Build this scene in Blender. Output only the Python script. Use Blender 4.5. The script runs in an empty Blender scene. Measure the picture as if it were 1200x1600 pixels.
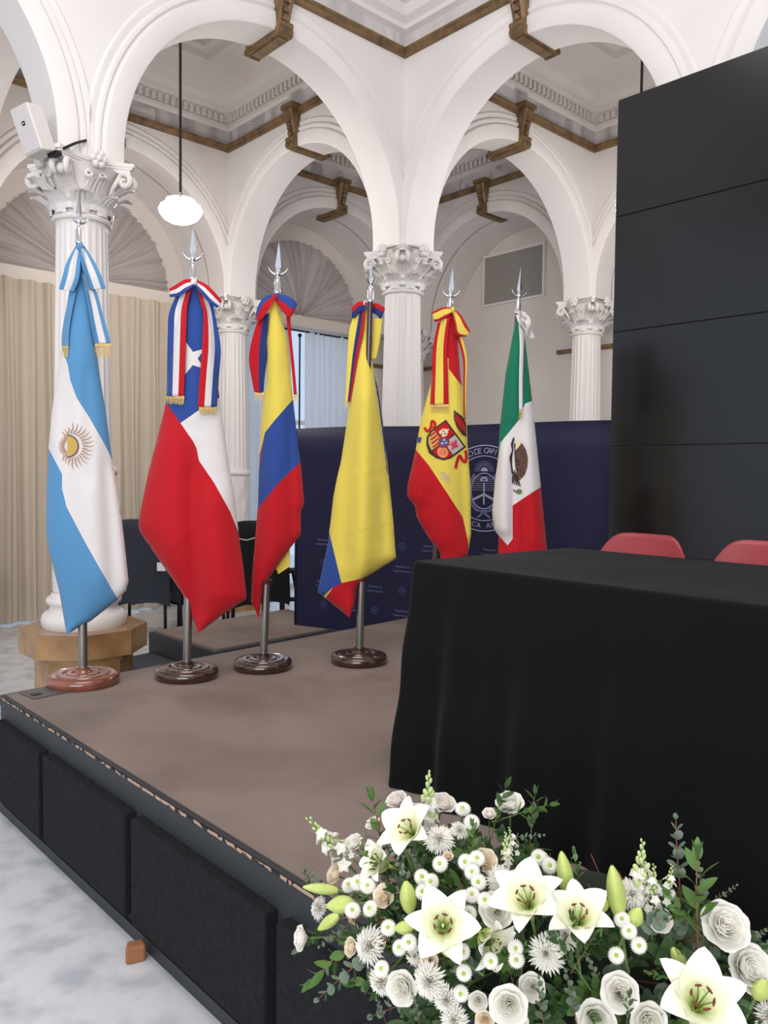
import bpy, bmesh, math, random
from mathutils import Vector, Matrix, noise
from mathutils.geometry import delaunay_2d_cdt
PI = math.pi
random.seed(7)
sc = bpy.context.scene
COL = sc.collection

# ------------------------------------------------------------------ camera
F_PX, PITCH, ROLL, CAM_Z = 1259.4, .0455, -.0105, 1.6
cd = bpy.data.cameras.new('camera'); cam = bpy.data.objects.new('camera', cd); COL.objects.link(cam)
cd.sensor_fit = 'VERTICAL'; cd.sensor_height = 24.0; cd.lens = F_PX * 24.0 / 1600.0
cd.clip_start = .05; cd.clip_end = 200
cam.matrix_world = (Matrix.Translation((0, 0, CAM_Z)) @ Matrix.Rotation(PI/2 - PITCH, 4, 'X') @ Matrix.Rotation(-ROLL, 4, 'Z'))
sc.camera = cam
# ------------------------------------------------------------------ light
sc.view_settings.view_transform = 'Standard'; sc.view_settings.look = 'None'
sc.view_settings.gamma = 1; sc.view_settings.use_curve_mapping = False
sc.view_settings.exposure = 0.0
w = bpy.data.worlds.new('daylight'); sc.world = w; w.use_nodes = True
w.node_tree.nodes['Background'].inputs[0].default_value = (.80, .88, 1.0, 1)
w.node_tree.nodes['Background'].inputs[1].default_value = 1.0
def area(name, loc, target, sx, sy, power, color):
    l = bpy.data.lights.new(name, 'AREA'); l.shape = 'RECTANGLE'; l.size = sx; l.size_y = sy
    l.energy = power; l.color = color
    o = bpy.data.objects.new(name, l); COL.objects.link(o); o.location = loc
    o.rotation_euler = (Vector(target) - Vector(loc)).to_track_quat('-Z', 'Y').to_euler()
    return o
# overhead light for unseen hall lamps, and an added wash from behind the camera
area('hall_fill', (-.6, 1.6, 6.2), (-.6, 1.7, 0), 3.4, 3.4, 150, (1, .955, .91))
area('hall_fill', (-1.5, -5.5, 3.2), (.2, 8, 5.0), 6, 3, 425, (1, .955, .92))  # added to brighten the upper walls, stands for no lamp

# ------------------------------------------------------------------ helpers
CR, SR, CP, SP = math.cos(ROLL), math.sin(ROLL), math.cos(PITCH), math.sin(PITCH)
def ray(px, py):
    a = (px - 600) / F_PX; b = (800 - py) / F_PX
    x = a*CR + b*SR; up = -a*SR + b*CR
    return Vector((x, CP + up*SP, -SP + up*CP))
def at(px, py, d):            # the point at distance d (along y) that the photo shows at px, py
    r = ray(px, py); return Vector((0, 0, CAM_Z)) + r * (d / r.y)
def lin(c):
    c = c / 255.0
    return c/12.92 if c <= .04045 else ((c + .055)/1.055)**2.4
def rgb(r, g, b): return (lin(r), lin(g), lin(b), 1)

def mat(name, col, rough=.6, metal=0, spec=.5, bump=None, vary=None, sheen=0, coat=0, trans=0, emit=None):
    """bump=(scale,strength[,stretch]); vary=(col2,scale,lo,hi)"""
    m = bpy.data.materials.new(name); m.use_nodes = True; nt = m.node_tree; b = nt.nodes['Principled BSDF']
    b.inputs['Base Color'].default_value = col; b.inputs['Roughness'].default_value = rough
    b.inputs['Metallic'].default_value = metal; b.inputs['Specular IOR Level'].default_value = spec
    if sheen: b.inputs['Sheen Weight'].default_value = sheen
    if coat: b.inputs['Coat Weight'].default_value = coat; b.inputs['Coat Roughness'].default_value = .08
    if emit: b.inputs['Emission Color'].default_value = emit[0]; b.inputs['Emission Strength'].default_value = emit[1]
    tc = nt.nodes.new('ShaderNodeTexCoord')
    if vary:
        n = nt.nodes.new('ShaderNodeTexNoise'); n.inputs['Scale'].default_value = vary[1]; n.inputs['Detail'].default_value = 6
        r = nt.nodes.new('ShaderNodeValToRGB'); r.color_ramp.elements[0].position = vary[2]; r.color_ramp.elements[1].position = vary[3]
        r.color_ramp.elements[0].color = col; r.color_ramp.elements[1].color = vary[0]
        nt.links.new(tc.outputs['Object'], n.inputs['Vector']); nt.links.new(n.outputs['Fac'], r.inputs[0])
        nt.links.new(r.outputs[0], b.inputs['Base Color'])
    if bump:
        n = nt.nodes.new('ShaderNodeTexNoise'); n.inputs['Scale'].default_value = bump[0]; n.inputs['Detail'].default_value = 4
        mp = nt.nodes.new('ShaderNodeMapping')
        if len(bump) > 2: mp.inputs['Scale'].default_value = bump[2]
        bp = nt.nodes.new('ShaderNodeBump'); bp.inputs['Strength'].default_value = bump[1]; bp.inputs['Distance'].default_value = .01
        nt.links.new(tc.outputs['Object'], mp.inputs[0]); nt.links.new(mp.outputs[0], n.inputs['Vector'])
        nt.links.new(n.outputs['Fac'], bp.inputs['Height']); nt.links.new(bp.outputs[0], b.inputs['Normal'])
    if trans:
        out = nt.nodes['Material Output']; t = nt.nodes.new('ShaderNodeBsdfTranslucent'); mx = nt.nodes.new('ShaderNodeMixShader')
        t.inputs[0].default_value = col; mx.inputs[0].default_value = trans
        nt.links.new(b.outputs[0], mx.inputs[1]); nt.links.new(t.outputs[0], mx.inputs[2]); nt.links.new(mx.outputs[0], out.inputs[0])
    return m

M = {}
M['plaster'] = mat('plaster', rgb(236, 231, 228), .55, bump=(3, .08), vary=(rgb(228, 222, 218), 1.3, .45, .75))
M['plaster_far'] = mat('far_plaster', rgb(226, 219, 215), .6, bump=(4, .1), vary=(rgb(206, 198, 193), 1.1, .52, .78))  # slightly darker plaster for the farther walls and bay ceilings
M['wall_cream'] = mat('cream_wall', rgb(222, 212, 204), .6, vary=(rgb(212, 202, 195), .8, .4, .8))
M['gilt'] = mat('gilt', rgb(138, 110, 76), .45, metal=.35, bump=(30, .3), vary=(rgb(96, 76, 56), 9, .4, .7))
M['marble_floor'] = mat('marble_floor', rgb(210, 211, 214), .2, bump=(6, .03), vary=(rgb(180, 183, 190), 7, .45, .68))
M['amber_stone'] = mat('amber_stone', rgb(176, 138, 92), .22, vary=(rgb(128, 92, 60), 3.5, .35, .7), coat=.3)
M['carpet'] = mat('carpet', rgb(141, 126, 119), .95, spec=.1, bump=(400, .5), vary=(rgb(122, 108, 101), 2.2, .42, .72))
M['black_board'] = mat('black_board', rgb(43, 46, 51), .55, bump=(60, .15, (1, 1, 8)))
M['black_fabric'] = mat('black_fabric', rgb(33, 34, 37), .9, spec=.2, bump=(160, .6, (1, 1, 5)), vary=(rgb(25, 26, 29), 60, .4, .6))
M['chipped'] = mat('chipped_edge', rgb(40, 32, 30), .8, vary=(rgb(176, 148, 126), 22, .47, .50))
M['black_cloth'] = mat('black_cloth', rgb(12, 13, 13), .9, spec=.12, sheen=.03, bump=(300, .15))
M['wood_dark'] = mat('dark_turned_wood', rgb(62, 34, 22), .25, coat=.8, vary=(rgb(36, 20, 15), 14, .4, .7))
M['wood_red'] = mat('red_turned_wood', rgb(136, 78, 58), .25, coat=.7, vary=(rgb(108, 60, 44), 10, .4, .7))
M['pole_wood'] = mat('pole_wood', rgb(58, 32, 26), .3, coat=.5)
M['steel'] = mat('brushed_steel', rgb(150, 147, 142), .35, metal=1, bump=(80, .1, (1, 1, .02)))
M['chrome'] = mat('chrome', rgb(225, 225, 228), .12, metal=1)
M['white_paint'] = mat('white_paint', rgb(226, 220, 216), .4)
M['black_metal'] = mat('black_metal', rgb(24, 24, 26), .4, metal=.3)
M['black_rod'] = mat('black_rod', rgb(60, 50, 48), .5)
M['curtain'] = mat('beige_curtain', rgb(205, 190, 171), .85, spec=.15, bump=(200, .1), trans=.12)
M['fan'] = mat('pleated_silk', rgb(186, 174, 168), .6, spec=.3, sheen=.3, trans=.3)
M['sheer'] = mat('sheer_curtain', rgb(236, 238, 242), .8, spec=.1, trans=.6)
M['beam'] = mat('cream_beam', rgb(214, 203, 192), .5)
M['led'] = mat('dark_glass_panel', rgb(15, 16, 18), .2, spec=.5)
M['led_edge'] = mat('panel_frame', rgb(30, 31, 33), .5)
M['banner'] = mat('navy_banner', rgb(31, 31, 62), .55, spec=.25, vary=(rgb(28, 28, 56), 2, .3, .7))
M['banner_ink'] = mat('pale_ink', rgb(160, 160, 190), .6)
M['banner_ink_dim'] = mat('dim_ink', rgb(74, 76, 120), .6)
M['red_shell'] = mat('red_plastic', rgb(150, 52, 58), .4, spec=.5)
M['grille'] = mat('grille_slat', rgb(168, 162, 156), .5)
M['grille_dark'] = mat('grille_back', rgb(58, 54, 52), .7)
M['navy_jacket'] = mat('navy_jacket', rgb(38, 42, 52), .85, sheen=.1, bump=(40, .3))
M['piping'] = mat('pale_piping', rgb(190, 180, 165), .6)
M['lamp_glass'] = mat('lamp_glass', rgb(255, 250, 244), .3, emit=((1, .97, .93, 1), 6))
M['paper'] = mat('paper', rgb(232, 230, 228), .7)
M['rock'] = mat('orange_wood_wedge', rgb(150, 98, 62), .7, bump=(20, .5))
def cloth(n, c): return mat(n, c, .8, spec=.2, sheen=.15, bump=(500, .12), trans=.15)
M['f_sky'] = cloth('sky_blue_cloth', rgb(92, 150, 196))
M['f_white'] = cloth('white_cloth', rgb(232, 226, 224))
M['f_red'] = cloth('red_cloth', rgb(196, 24, 36))
M['f_blue'] = cloth('royal_blue_cloth', rgb(48, 78, 152))
M['f_yellow'] = cloth('yellow_cloth', rgb(236, 214, 92))
M['f_green'] = cloth('green_cloth', rgb(26, 122, 92))
M['f_navy'] = cloth('navy_cloth', rgb(42, 58, 118))
M['e_gold'] = mat('gold_thread', rgb(202, 168, 88), .5, metal=.3, bump=(200, .3))
M['e_brown'] = mat('brown_thread', rgb(96, 52, 32), .6, vary=(rgb(50, 28, 20), 60, .4, .6))
M['e_black'] = mat('dark_thread', rgb(48, 26, 24), .7)
M['e_ray'] = mat('ray_thread', rgb(168, 132, 104), .6)
M['e_orange'] = mat('orange_thread', rgb(226, 130, 78), .6)
M['e_cream'] = mat('cream_thread', rgb(226, 208, 160), .6)
M['e_pink'] = mat('pink_thread', rgb(196, 52, 84), .6)
M['e_grey'] = mat('grey_thread', rgb(188, 178, 170), .6)
M['e_blue'] = mat('blue_thread', rgb(60, 66, 128), .6)
M['fringe'] = mat('gold_fringe', rgb(206, 176, 108), .45, metal=.25, bump=(150, .4))
# plants
M['stem'] = mat('green_stem', rgb(96, 122, 66), .5)
M['stem_red'] = mat('reddish_stem', rgb(140, 84, 62), .6)
M['leaf_dark'] = mat('dark_leaf', rgb(62, 92, 52), .45, vary=(rgb(92, 118, 66), 14, .4, .7), trans=.12)
M['leaf_mid'] = mat('bright_leaf', rgb(98, 134, 68), .45, vary=(rgb(74, 108, 54), 18, .4, .7), trans=.15)
M['euca'] = mat('eucalyptus_leaf', rgb(122, 142, 122), .6, vary=(rgb(92, 114, 98), 16, .4, .7), trans=.1)
M['bud'] = mat('lily_bud', rgb(196, 208, 120), .45, vary=(rgb(158, 182, 84), 22, .4, .7))
M['petal'] = mat('white_petal', rgb(252, 250, 243), .55, spec=.25, trans=.3)
M['petal_cream'] = mat('cream_petal', rgb(250, 238, 218), .55, spec=.25, trans=.3)
M['petal_warm'] = mat('blush_petal', rgb(252, 246, 240), .55, spec=.25, trans=.3)
M['green_eye'] = mat('green_eye', rgb(168, 196, 84), .7, bump=(300, .5))
M['anther'] = mat('rust_anther', rgb(110, 48, 30), .8)
M['snap'] = mat('pale_green_bud', rgb(190, 206, 140), .6)
M['foam'] = mat('floral_foam', rgb(26, 36, 24), .95)
M['dish'] = mat('dark_dish', rgb(30, 32, 30), .4)
def lily_mat():
    m = bpy.data.materials.new('lily_petal'); m.use_nodes = True; nt = m.node_tree; b = nt.nodes['Principled BSDF']
    tc = nt.nodes.new('ShaderNodeTexCoord'); ln = nt.nodes.new('ShaderNodeVectorMath'); ln.operation = 'LENGTH'
    r = nt.nodes.new('ShaderNodeValToRGB'); cr = r.color_ramp
    cr.elements[0].position = .012; cr.elements[0].color = rgb(170, 190, 92)
    cr.elements[1].position = .075; cr.elements[1].color = rgb(245, 243, 234)
    e = cr.elements.new(.04); e.color = rgb(226, 228, 186)
    nt.links.new(tc.outputs['Object'], ln.inputs[0]); nt.links.new(ln.outputs['Value'], r.inputs[0]); nt.links.new(r.outputs[0], b.inputs['Base Color'])
    b.inputs['Roughness'].default_value = .5; b.inputs['Specular IOR Level'].default_value = .3
    return m
M['lily'] = lily_mat()

class MB:
    def __init__(s): s.v = []; s.f = []; s.mi = []; s.m = 0
    def add(s, vs, fs, X=None):
        o = len(s.v)
        s.v += [tuple(X @ Vector(p)) if X else tuple(p) for p in vs]
        s.f += [tuple(i + o for i in f) for f in fs]; s.mi += [s.m] * len(fs)
        return s
    def box(s, x0, y0, z0, x1, y1, z1, X=None):
        vs = [(x, y, z) for x in (x0, x1) for y in (y0, y1) for z in (z0, z1)]
        return s.add(vs, [(0, 1, 3, 2), (4, 6, 7, 5), (0, 4, 5, 1), (2, 3, 7, 6), (0, 2, 6, 4), (1, 5, 7, 3)], X)
    def lathe(s, prof, n=32, X=None, cap=True):
        vs = []; fs = []
        for r, z in prof:
            vs += [(r*math.cos(2*PI*i/n), r*math.sin(2*PI*i/n), z) for i in range(n)]
        for j in range(len(prof)-1):
            for i in range(n): fs.append((j*n+i, j*n+(i+1) % n, (j+1)*n+(i+1) % n, (j+1)*n+i))
        if cap: fs.append(tuple(range(n-1, -1, -1))); fs.append(tuple((len(prof)-1)*n + i for i in range(n)))
        return s.add(vs, fs, X)
    def tube(s, pts, r, n=8, X=None):
        pts = [Vector(p) for p in pts]; vs = []; fs = []
        rr = r if isinstance(r, (list, tuple)) else [r]*len(pts)
        nrm = None
        for i, p in enumerate(pts):
            t = (pts[min(i+1, len(pts)-1)] - pts[max(i-1, 0)]).normalized()
            if nrm is None: nrm = t.orthogonal().normalized()
            nrm = (nrm - t*nrm.dot(t)).normalized(); b = t.cross(nrm)
            for k in range(n):
                a = 2*PI*k/n; vs.append(p + (nrm*math.cos(a) + b*math.sin(a))*rr[i])
        for j in range(len(pts)-1):
            for k in range(n): fs.append((j*n+k, j*n+(k+1) % n, (j+1)*n+(k+1) % n, (j+1)*n+k))
        fs.append(tuple(range(n-1, -1, -1))); fs.append(tuple((len(pts)-1)*n+k for k in range(n)))
        return s.add(vs, fs, X)
    def prism(s, poly, z0, z1, X=None):      # poly ccw in xy
        n = len(poly)
        vs = [(x, y, z0) for x, y in poly] + [(x, y, z1) for x, y in poly]
        fs = [tuple(range(n-1, -1, -1)), tuple(range(n, 2*n))] + [(i, (i+1) % n, n+(i+1) % n, n+i) for i in range(n)]
        return s.add(vs, fs, X)
    def grid(s, fn, nu, nv, X=None, wrap=False):
        vs = [fn(i/nu, j/nv) for j in range(nv+1) for i in range(nu+1)]
        fs = [(j*(nu+1)+i, j*(nu+1)+i+1, (j+1)*(nu+1)+i+1, (j+1)*(nu+1)+i) for j in range(nv) for i in range(nu)]
        return s.add(vs, fs, X)
    def ball(s, c, r, n=10, m=6, sc=(1, 1, 1), X=None):
        def fn(a, b): return (c[0]+r*sc[0]*math.cos(2*PI*a)*math.sin(PI*b), c[1]+r*sc[1]*math.sin(2*PI*a)*math.sin(PI*b), c[2]-r*sc[2]*math.cos(PI*b))
        return s.grid(fn, n, m, X)
    def build(s, name, mats, parent=None, smooth=False, mw=None, bevel=0):
        me = bpy.data.meshes.new(name); me.from_pydata(s.v, [], s.f)
        if not isinstance(mats, (list, tuple)): mats = [mats]
        for m in mats: me.materials.append(m)
        if len(mats) > 1: me.polygons.foreach_set('material_index', s.mi)
        me.validate(); bm = bmesh.new(); bm.from_mesh(me)
        bmesh.ops.remove_doubles(bm, verts=bm.verts, dist=1e-5)
        bmesh.ops.recalc_face_normals(bm, faces=bm.faces); bm.to_mesh(me); bm.free()
        if smooth: me.polygons.foreach_set('use_smooth', [True]*len(me.polygons))
        o = bpy.data.objects.new(name, me); COL.objects.link(o)
        if parent: o.parent = parent
        if mw is not None: o.matrix_world = mw
        if bevel:
            b = o.modifiers.new('b', 'BEVEL'); b.width = bevel; b.segments = 2; b.limit_method = 'ANGLE'
        if smooth == 'auto':
            try:
                me.set_sharp_from_angle(angle=math.radians(38))
            except Exception: pass
        return o
def tag(o, label=None, cat=None, group=None, kind=None):
    if label: o['label'] = label
    if cat: o['category'] = cat
    if group: o['group'] = group
    if kind: o['kind'] = kind
    return o
def empty(name, loc=(0, 0, 0), rz=0, mw=None):
    o = bpy.data.objects.new(name, None); COL.objects.link(o); o.location = loc; o.rotation_euler = (0, 0, rz)
    o.empty_display_size = .1
    if mw is not None: o.matrix_world = mw
    return o
def copy_tree(o, mw=None, parent=None):
    c = o.copy(); COL.objects.link(c)
    if parent: c.parent = parent
    if mw is not None: c.matrix_world = mw
    for ch in o.children: copy_tree(ch, None, c)
    return c
def crom(p, n=8):     # Catmull-Rom through a list of tuples
    out = []
    for i in range(len(p)-1):
        a = p[max(i-1, 0)]; b = p[i]; c = p[i+1]; d = p[min(i+2, len(p)-1)]
        for k in range(n):
            t = k/n
            out.append(tuple(.5*((2*b[j]) + (-a[j]+c[j])*t + (2*a[j]-5*b[j]+4*c[j]-d[j])*t*t + (-a[j]+3*b[j]-3*c[j]+d[j])*t**3) for j in range(len(b))))
    out.append(tuple(p[-1])); return out

# ------------------------------------------------------------------ architecture frame (grid of columns)
TH = math.radians(42.6737)
CX, CY = .15138, 7.46033
G = Matrix.Translation((CX, CY, 0)) @ Matrix.Rotation(TH, 4, 'Z')
A_, B_ = 2.97, 2.89
HW, PH, ZC, ZT = .145, .22, 3.63, 5.25    # half wall thickness, half pier, top of capitals, foot of cornice
def struct(o): o['kind'] = 'structure'; return o

fl = MB().box(-14, -9, -.1, 14, 16, 0); struct(fl.build('floor', M['marble_floor']))

def arch_wall(name, axis, off, t0, t1, zt=ZT+.35, mats='plaster', deep=None):
    """one bay of arcade wall along axis 's' or 't' at offset off, from t0 to t1"""
    mb = MB(); span = t1 - t0; c = (t0+t1)/2; r = span/2 - PH; st = .085
    N = 36
    arc = [(c + r*math.cos(PI - PI*i/N), ZC+st + r*math.sin(PI*i/N)) for i in range(N+1)]
    def P(a, b, z): return (a, b, z) if axis == 's' else (b, a, z)
    h0, h1 = (off-HW, off+HW) if deep is None else deep
    vs = []; fs = []
    # faces (front and back): strips between arc and top edge
    low = [(t0, ZC)] + [(c-r, ZC)] + arc + [(c+r, ZC)] + [(t1, ZC)]
    top = []
    for (x, z) in low: top.append((x, zt))
    n = len(low)
    for h in (h0, h1):
        o = len(vs)
        for (x, z) in low: vs.append(P(x, h, z))
        for (x, z) in top: vs.append(P(x, h, z))
        for i in range(n-1): fs.append((o+i, o+i+1, o+n+i+1, o+n+i))
    for i in range(n-1): fs.append((i, i+1, 2*n+i+1, 2*n+i))      # soffit
    fs.append((0, 2*n, 2*n+n, n)); fs.append((n-1, 2*n-1, 4*n-1, 3*n-1)); 
    mb.add(vs, fs)
    # archivolt: raised band, groove and outer roll, on both faces
    if deep is None:
        for h, sgn in ((h0, -1), (h1, 1)):
            prof = [(0, 0), (0, .025), (.012, .034), (.13, .034), (.142, .02), (.150, .006), (.165, .026), (.185, .026), (.20, .004), (.225, .012), (.245, .012), (.262, -.002)]
            pts = [(c-r, ZC)] + arc + [(c+r, ZC)]
            vv = []; ff = []
            for k, (x, z) in enumerate(pts):
                if z <= ZC+st+1e-6 and (k < 2 or k > len(pts)-3): dx, dz = (-1, 0) if x < c else (1, 0)
                else: dx, dz = (x-c)/r, (z-ZC-st)/r
                for (a, b) in prof: vv.append(P(x+dx*a, h+sgn*b, z+dz*a))
            m = len(prof)
            for k in range(len(pts)-1):
                for q in range(m-1): ff.append((k*m+q, k*m+q+1, (k+1)*m+q+1, (k+1)*m+q))
            mb.add(vv, ff)
    o = mb.build(name, M[mats], mw=G, smooth='auto'); return struct(o)
for k in range(3): arch_wall('wall_front_left', 's', 0, -2*A_+k*A_, -A_+k*A_)
for k in range(3): arch_wall('wall_front_right', 't', 0, -2*B_+k*B_, -B_+k*B_)
for k in range(3): arch_wall('wall_back_left', 's', B_, -2*A_+k*A_, -A_+k*A_, mats='plaster_far')
for k in range(2): arch_wall('wall_back_right', 't', A_, -B_+k*B_, k*B_, mats='plaster_far')
arch_wall('wall_cross_left', 't', -A_, 0, B_, mats='plaster_far')
arch_wall('wall_cross_right', 's', -B_, 0, A_, mats='plaster_far')
TW, SW = 3.62, 3.70
for k in range(3): arch_wall('wall_recess_left', 's', B_, -2*A_+k*A_, -A_+k*A_, mats='plaster_far', deep=(B_+HW, TW))
for k in range(2): arch_wall('wall_recess_right', 't', A_, -B_+k*B_, k*B_, mats='plaster_far', deep=(A_+HW, SW))

# outer wall with windows: holes for arched windows at s centres
def window_wall():
    mb = MB(); T0, T1 = TW, TW+.35
    cents = [-4.455, -1.485, 1.485]; R = 1.0; z0 = 3.72
    xs = -6.2
    def quad(s0, s1, za, zb):
        mb.box(s0, T0, za, s1, T1, zb)
    for c in cents:
        quad(xs, c-R, -.02, 5.6); xs = c+R
        N = 28
        arc = [(c - R*math.cos(PI*i/N), z0+R*math.sin(PI*i/N)) for i in range(N+1)]
        n = N+1
        vs = [(x, T0, z) for x, z in arc] + [(x, T0, 5.6) for x, z in arc] + [(x, T1, z) for x, z in arc] + [(x, T1, 5.6) for x, z in arc]
        fs = [(i, i+1, n+i+1, n+i) for i in range(N)] + [(2*n+i, 2*n+i+1, 3*n+i+1, 3*n+i) for i in range(N)] + [(i, i+1, 2*n+i+1, 2*n+i) for i in range(N)]
        mb.add(vs, fs)
    quad(xs, 4.1, -.02, 5.6)
    return struct(mb.build('wall_window_side', M['wall_cream'], mw=G, smooth='auto'))
window_wall()
struct(MB().box(SW, -3.6, -.02, SW+.35, 3.7, 5.6).build('wall_vent_side', M['wall_cream'], mw=G))

# ceilings and cornices
def sweep(mb, prof, x0, y0, x1, y1):
    vs = []; fs = []
    for (d, z) in prof: vs += [(x0+d, y0+d, z), (x1-d, y0+d, z), (x1-d, y1-d, z), (x0+d, y1-d, z)]
    for j in range(len(prof)-1):
        for i in range(4): fs.append((j*4+i, j*4+(i+1) % 4, (j+1)*4+(i+1) % 4, (j+1)*4+i))
    mb.add(vs, fs); return (len(mb.v)-4)
def bay(n, x0, y0, x1, y1, top=5.98):
    mb = MB(); z = ZT
    prof = [(0, z+.09), (.0, z+.24), (.03, z+.26), (.03, z+.30), (.015, z+.31), (.015, z+.39), (.09, z+.42), (.10, z+.46), (.17, z+.50), (.20, z+.56), (.22, z+.60), (.62, z+.60), (.64, z+.66), (.72, z+.67), (.74, top)]
    k = sweep(mb, prof, x0, y0, x1, y1); mb.f.append((k, k+1, k+2, k+3)); mb.mi.append(0)
    p = .075
    for (a0, a1, fx) in ((x0+.06, x1-.06, 0), (y0+.06, y1-.06, 1)):
        m = int((a1-a0)/p)
        for i in range(m):
            a = a0 + i*p
            for side in (0, 1):
                if fx == 0:
                    ya, yb = (y0+.01, y0+.055) if side == 0 else (y1-.055, y1-.01)
                    mb.box(a, ya, z+.31, a+.04, yb, z+.39)
                else:
                    xa, xb = (x0+.01, x0+.055) if side == 0 else (x1-.055, x1-.01)
                    mb.box(xa, a, z+.31, xb, a+.04, z+.39)
    struct(mb.build('ceiling', M['plaster_far'], mw=G))
    g = MB(); sweep(g, [(0, z+.005), (.03, z+.012), (.038, z+.04), (.05, z+.05), (.05, z+.072), (0, z+.09)], x0, y0, x1, y1)
    struct(g.build('trim_%d' % n, M['gilt'], mw=G))
bay(1, -A_+HW, HW, -HW, B_-HW)
bay(2, HW, HW, A_-HW, B_-HW)
bay(3, HW, -B_+HW, A_-HW, -HW)
bay(4, -2*A_+HW, HW, -A_-HW, B_-HW)
# the hall the photographer stands in: cornice, stepped mouldings, flat ceiling
mb = MB(); z = ZT
prof = [(0, z+.09), (0, z+.2), (.05, z+.22), (.05, z+.26), (.10, z+.30), (.12, z+.38), (.2, z+.42), (.22, z+.46), (.3, z+.52), (.34, z+.62), (.5, z+.66), (.55, z+.9), (1.2, z+1.2)]
k = sweep(mb, prof, -8.2, -8.2, -HW, -HW); mb.f.append((k, k+1, k+2, k+3)); mb.mi.append(0)
struct(mb.build('ceiling', M['plaster'], mw=G))
g = MB(); sweep(g, [(0, z+.005), (.03, z+.012), (.038, z+.04), (.05, z+.05), (.05, z+.072), (0, z+.09)], -8.2, -8.2, -HW, -HW)
struct(g.build('trim_5', M['gilt'], mw=G))
# brown rail in the far corner
g = MB(); g.box(2.3, TW-.05, 3.2, SW, TW, 3.25); g.box(SW-.05, -.1, 3.2, SW, .9, 3.25); g.box(SW-.05, 3.0, 3.2, SW, TW, 3.25)
struct(g.build('trim_6', M['gilt'], mw=G))

# gilt consoles at the crown of each arch
def corbel_mesh():
    m = MB(); W2 = .075
    z1 = ZT+.10; zi = ZC+.085+A_/2-PH       # intrados crown
    # side profile (y outward, z): scroll hanging from the cornice down over the archivolt
    out = crom([(.09, z1-.02), (.10, z1-.06), (.085, z1-.10), (.075, z1-.16), (.055, z1-.22), (.04, zi+.08), (.05, zi+.03), (.045, zi-.02)], 4)
    n = len(out)
    for sx in (-1, 1):
        pass
    vs = []; fs = []
    for i, (y, zz) in enumerate(out):
        wd = W2 * (1.0 - .35*i/(n-1))
        vs += [(-wd, 0, zz), (-wd, y, zz), (-wd*.55, y+.012, zz), (-wd*.3, y, zz), (wd*.3, y, zz), (wd*.55, y+.012, zz), (wd, y, zz), (wd, 0, zz)]
    for i in range(n-1):
        for k in range(7): fs.append((i*8+k, i*8+k+1, (i+1)*8+k+1, (i+1)*8+k))
    fs.append(tuple(range(8))); fs.append(tuple((n-1)*8+k for k in range(8)))
    m.add(vs, fs)
    m.box(-.095, 0, z1-.045, .095, .115, z1+.0)             # cap block
    for k in range(4): m.tube([(0, .06+.01*k, zi+.07+.06*k), (0, .085, zi+.10+.05*k)], [.03, .012], 6)   # acanthus ribs
    m.tube([(-.06, .055, zi+.03), (.06, .055, zi+.03)], .03, 10)
    # foot running back under the soffit
    m.box(-.062, -.36, zi-.05, .062, .06, zi+.02)
    m.box(-.042, -.34, zi-.066, .042, .03, zi-.045)
    m.box(-.075, -.375, zi-.028, .075, -.33, zi+.01)
    m.tube([(-.062, -.385, zi-.03), (.062, -.385, zi-.03)], .030, 10)
    m.tube([(-.058, .05, zi-.02), (.058, .05, zi-.02)], .036, 10)
    return m
CB = corbel_mesh()
def corbel(s, t, rot, label, first=[None]):
    mw = G @ Matrix.Translation((s, t, 0)) @ Matrix.Rotation(rot, 4, 'Z')
    if first[0] is None:
        o = CB.build('corbel', M['gilt'], mw=mw, smooth='auto'); first[0] = o
    else:
        o = first[0].copy(); COL.objects.link(o); o.matrix_world = mw
    tag(o, label, 'corbel', 'gilt consoles at the crowns of the arches')
corbel(-A_/2, -HW-.02, PI, 'large gilt console at the crown of the near left arch')
corbel(-HW-.02, -B_/2, PI/2, 'large gilt console at the crown of the near right arch, top of frame')
corbel(-HW-.02, B_/2, PI/2, 'brown console seen through the left arch, right of the lit pendant lamp')
corbel(A_/2, B_-HW-.02, PI, 'small brown console above the second fan window')
corbel(A_-HW-.02, B_/2, PI/2, 'small brown console above the arch with the wall grille')
corbel(A_/2, -HW-.02, PI, 'brown console inside the right arch, left of the dark video wall')
corbel(-A_/2, B_-HW-.02, PI, 'brown console at the left edge of the near left arch, cut by the pier')

# ------------------------------------------------------------------ columns
def shaft_mesh():
    m = MB(); n = 120
    def fn(a, b):
        z = 1.64 + b*1.60; r = .192 - .027*b
        e = min(1, max(0, (b-.0)/.02)) * min(1, max(0, (.985-b)/.02))
        r -= .011*e*abs(math.sin(a*PI*22))
        return (r*math.cos(2*PI*a), r*math.sin(2*PI*a), z)
    vs = []; rows = [0, .008, .02, .3, .6, .965, .98, 1]
    m.add([fn(i/n, b) for b in rows for i in range(n)], [(j*n+i, j*n+(i+1) % n, (j+1)*n+(i+1) % n, (j+1)*n+i) for j in range(len(rows)-1) for i in range(n)])
    return m
def drum_mesh():
    m = MB()
    def fn(a, b):
        z = .80 + b*.80; r = .200
        q = math.sin(a*2*PI*8)*math.sin(b*PI*5)
        leaf = max(0, math.sin(a*2*PI*8 + .8*math.sin(b*9)))**2 * abs(math.sin(b*PI*3))
        e = math.sin(PI*b)**.3 if 0 < b < 1 else 0
        r += e*(.010*leaf + .006*max(0, q))
        return (r*math.cos(2*PI*a), r*math.sin(2*PI*a), z)
    m.grid(fn, 128, 40)
    m.lathe([(.2, 1.575), (.212, 1.58), (.224, 1.60), (.224, 1.615), (.212, 1.635), (.19, 1.645)], 48, cap=False)
    return m
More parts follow.
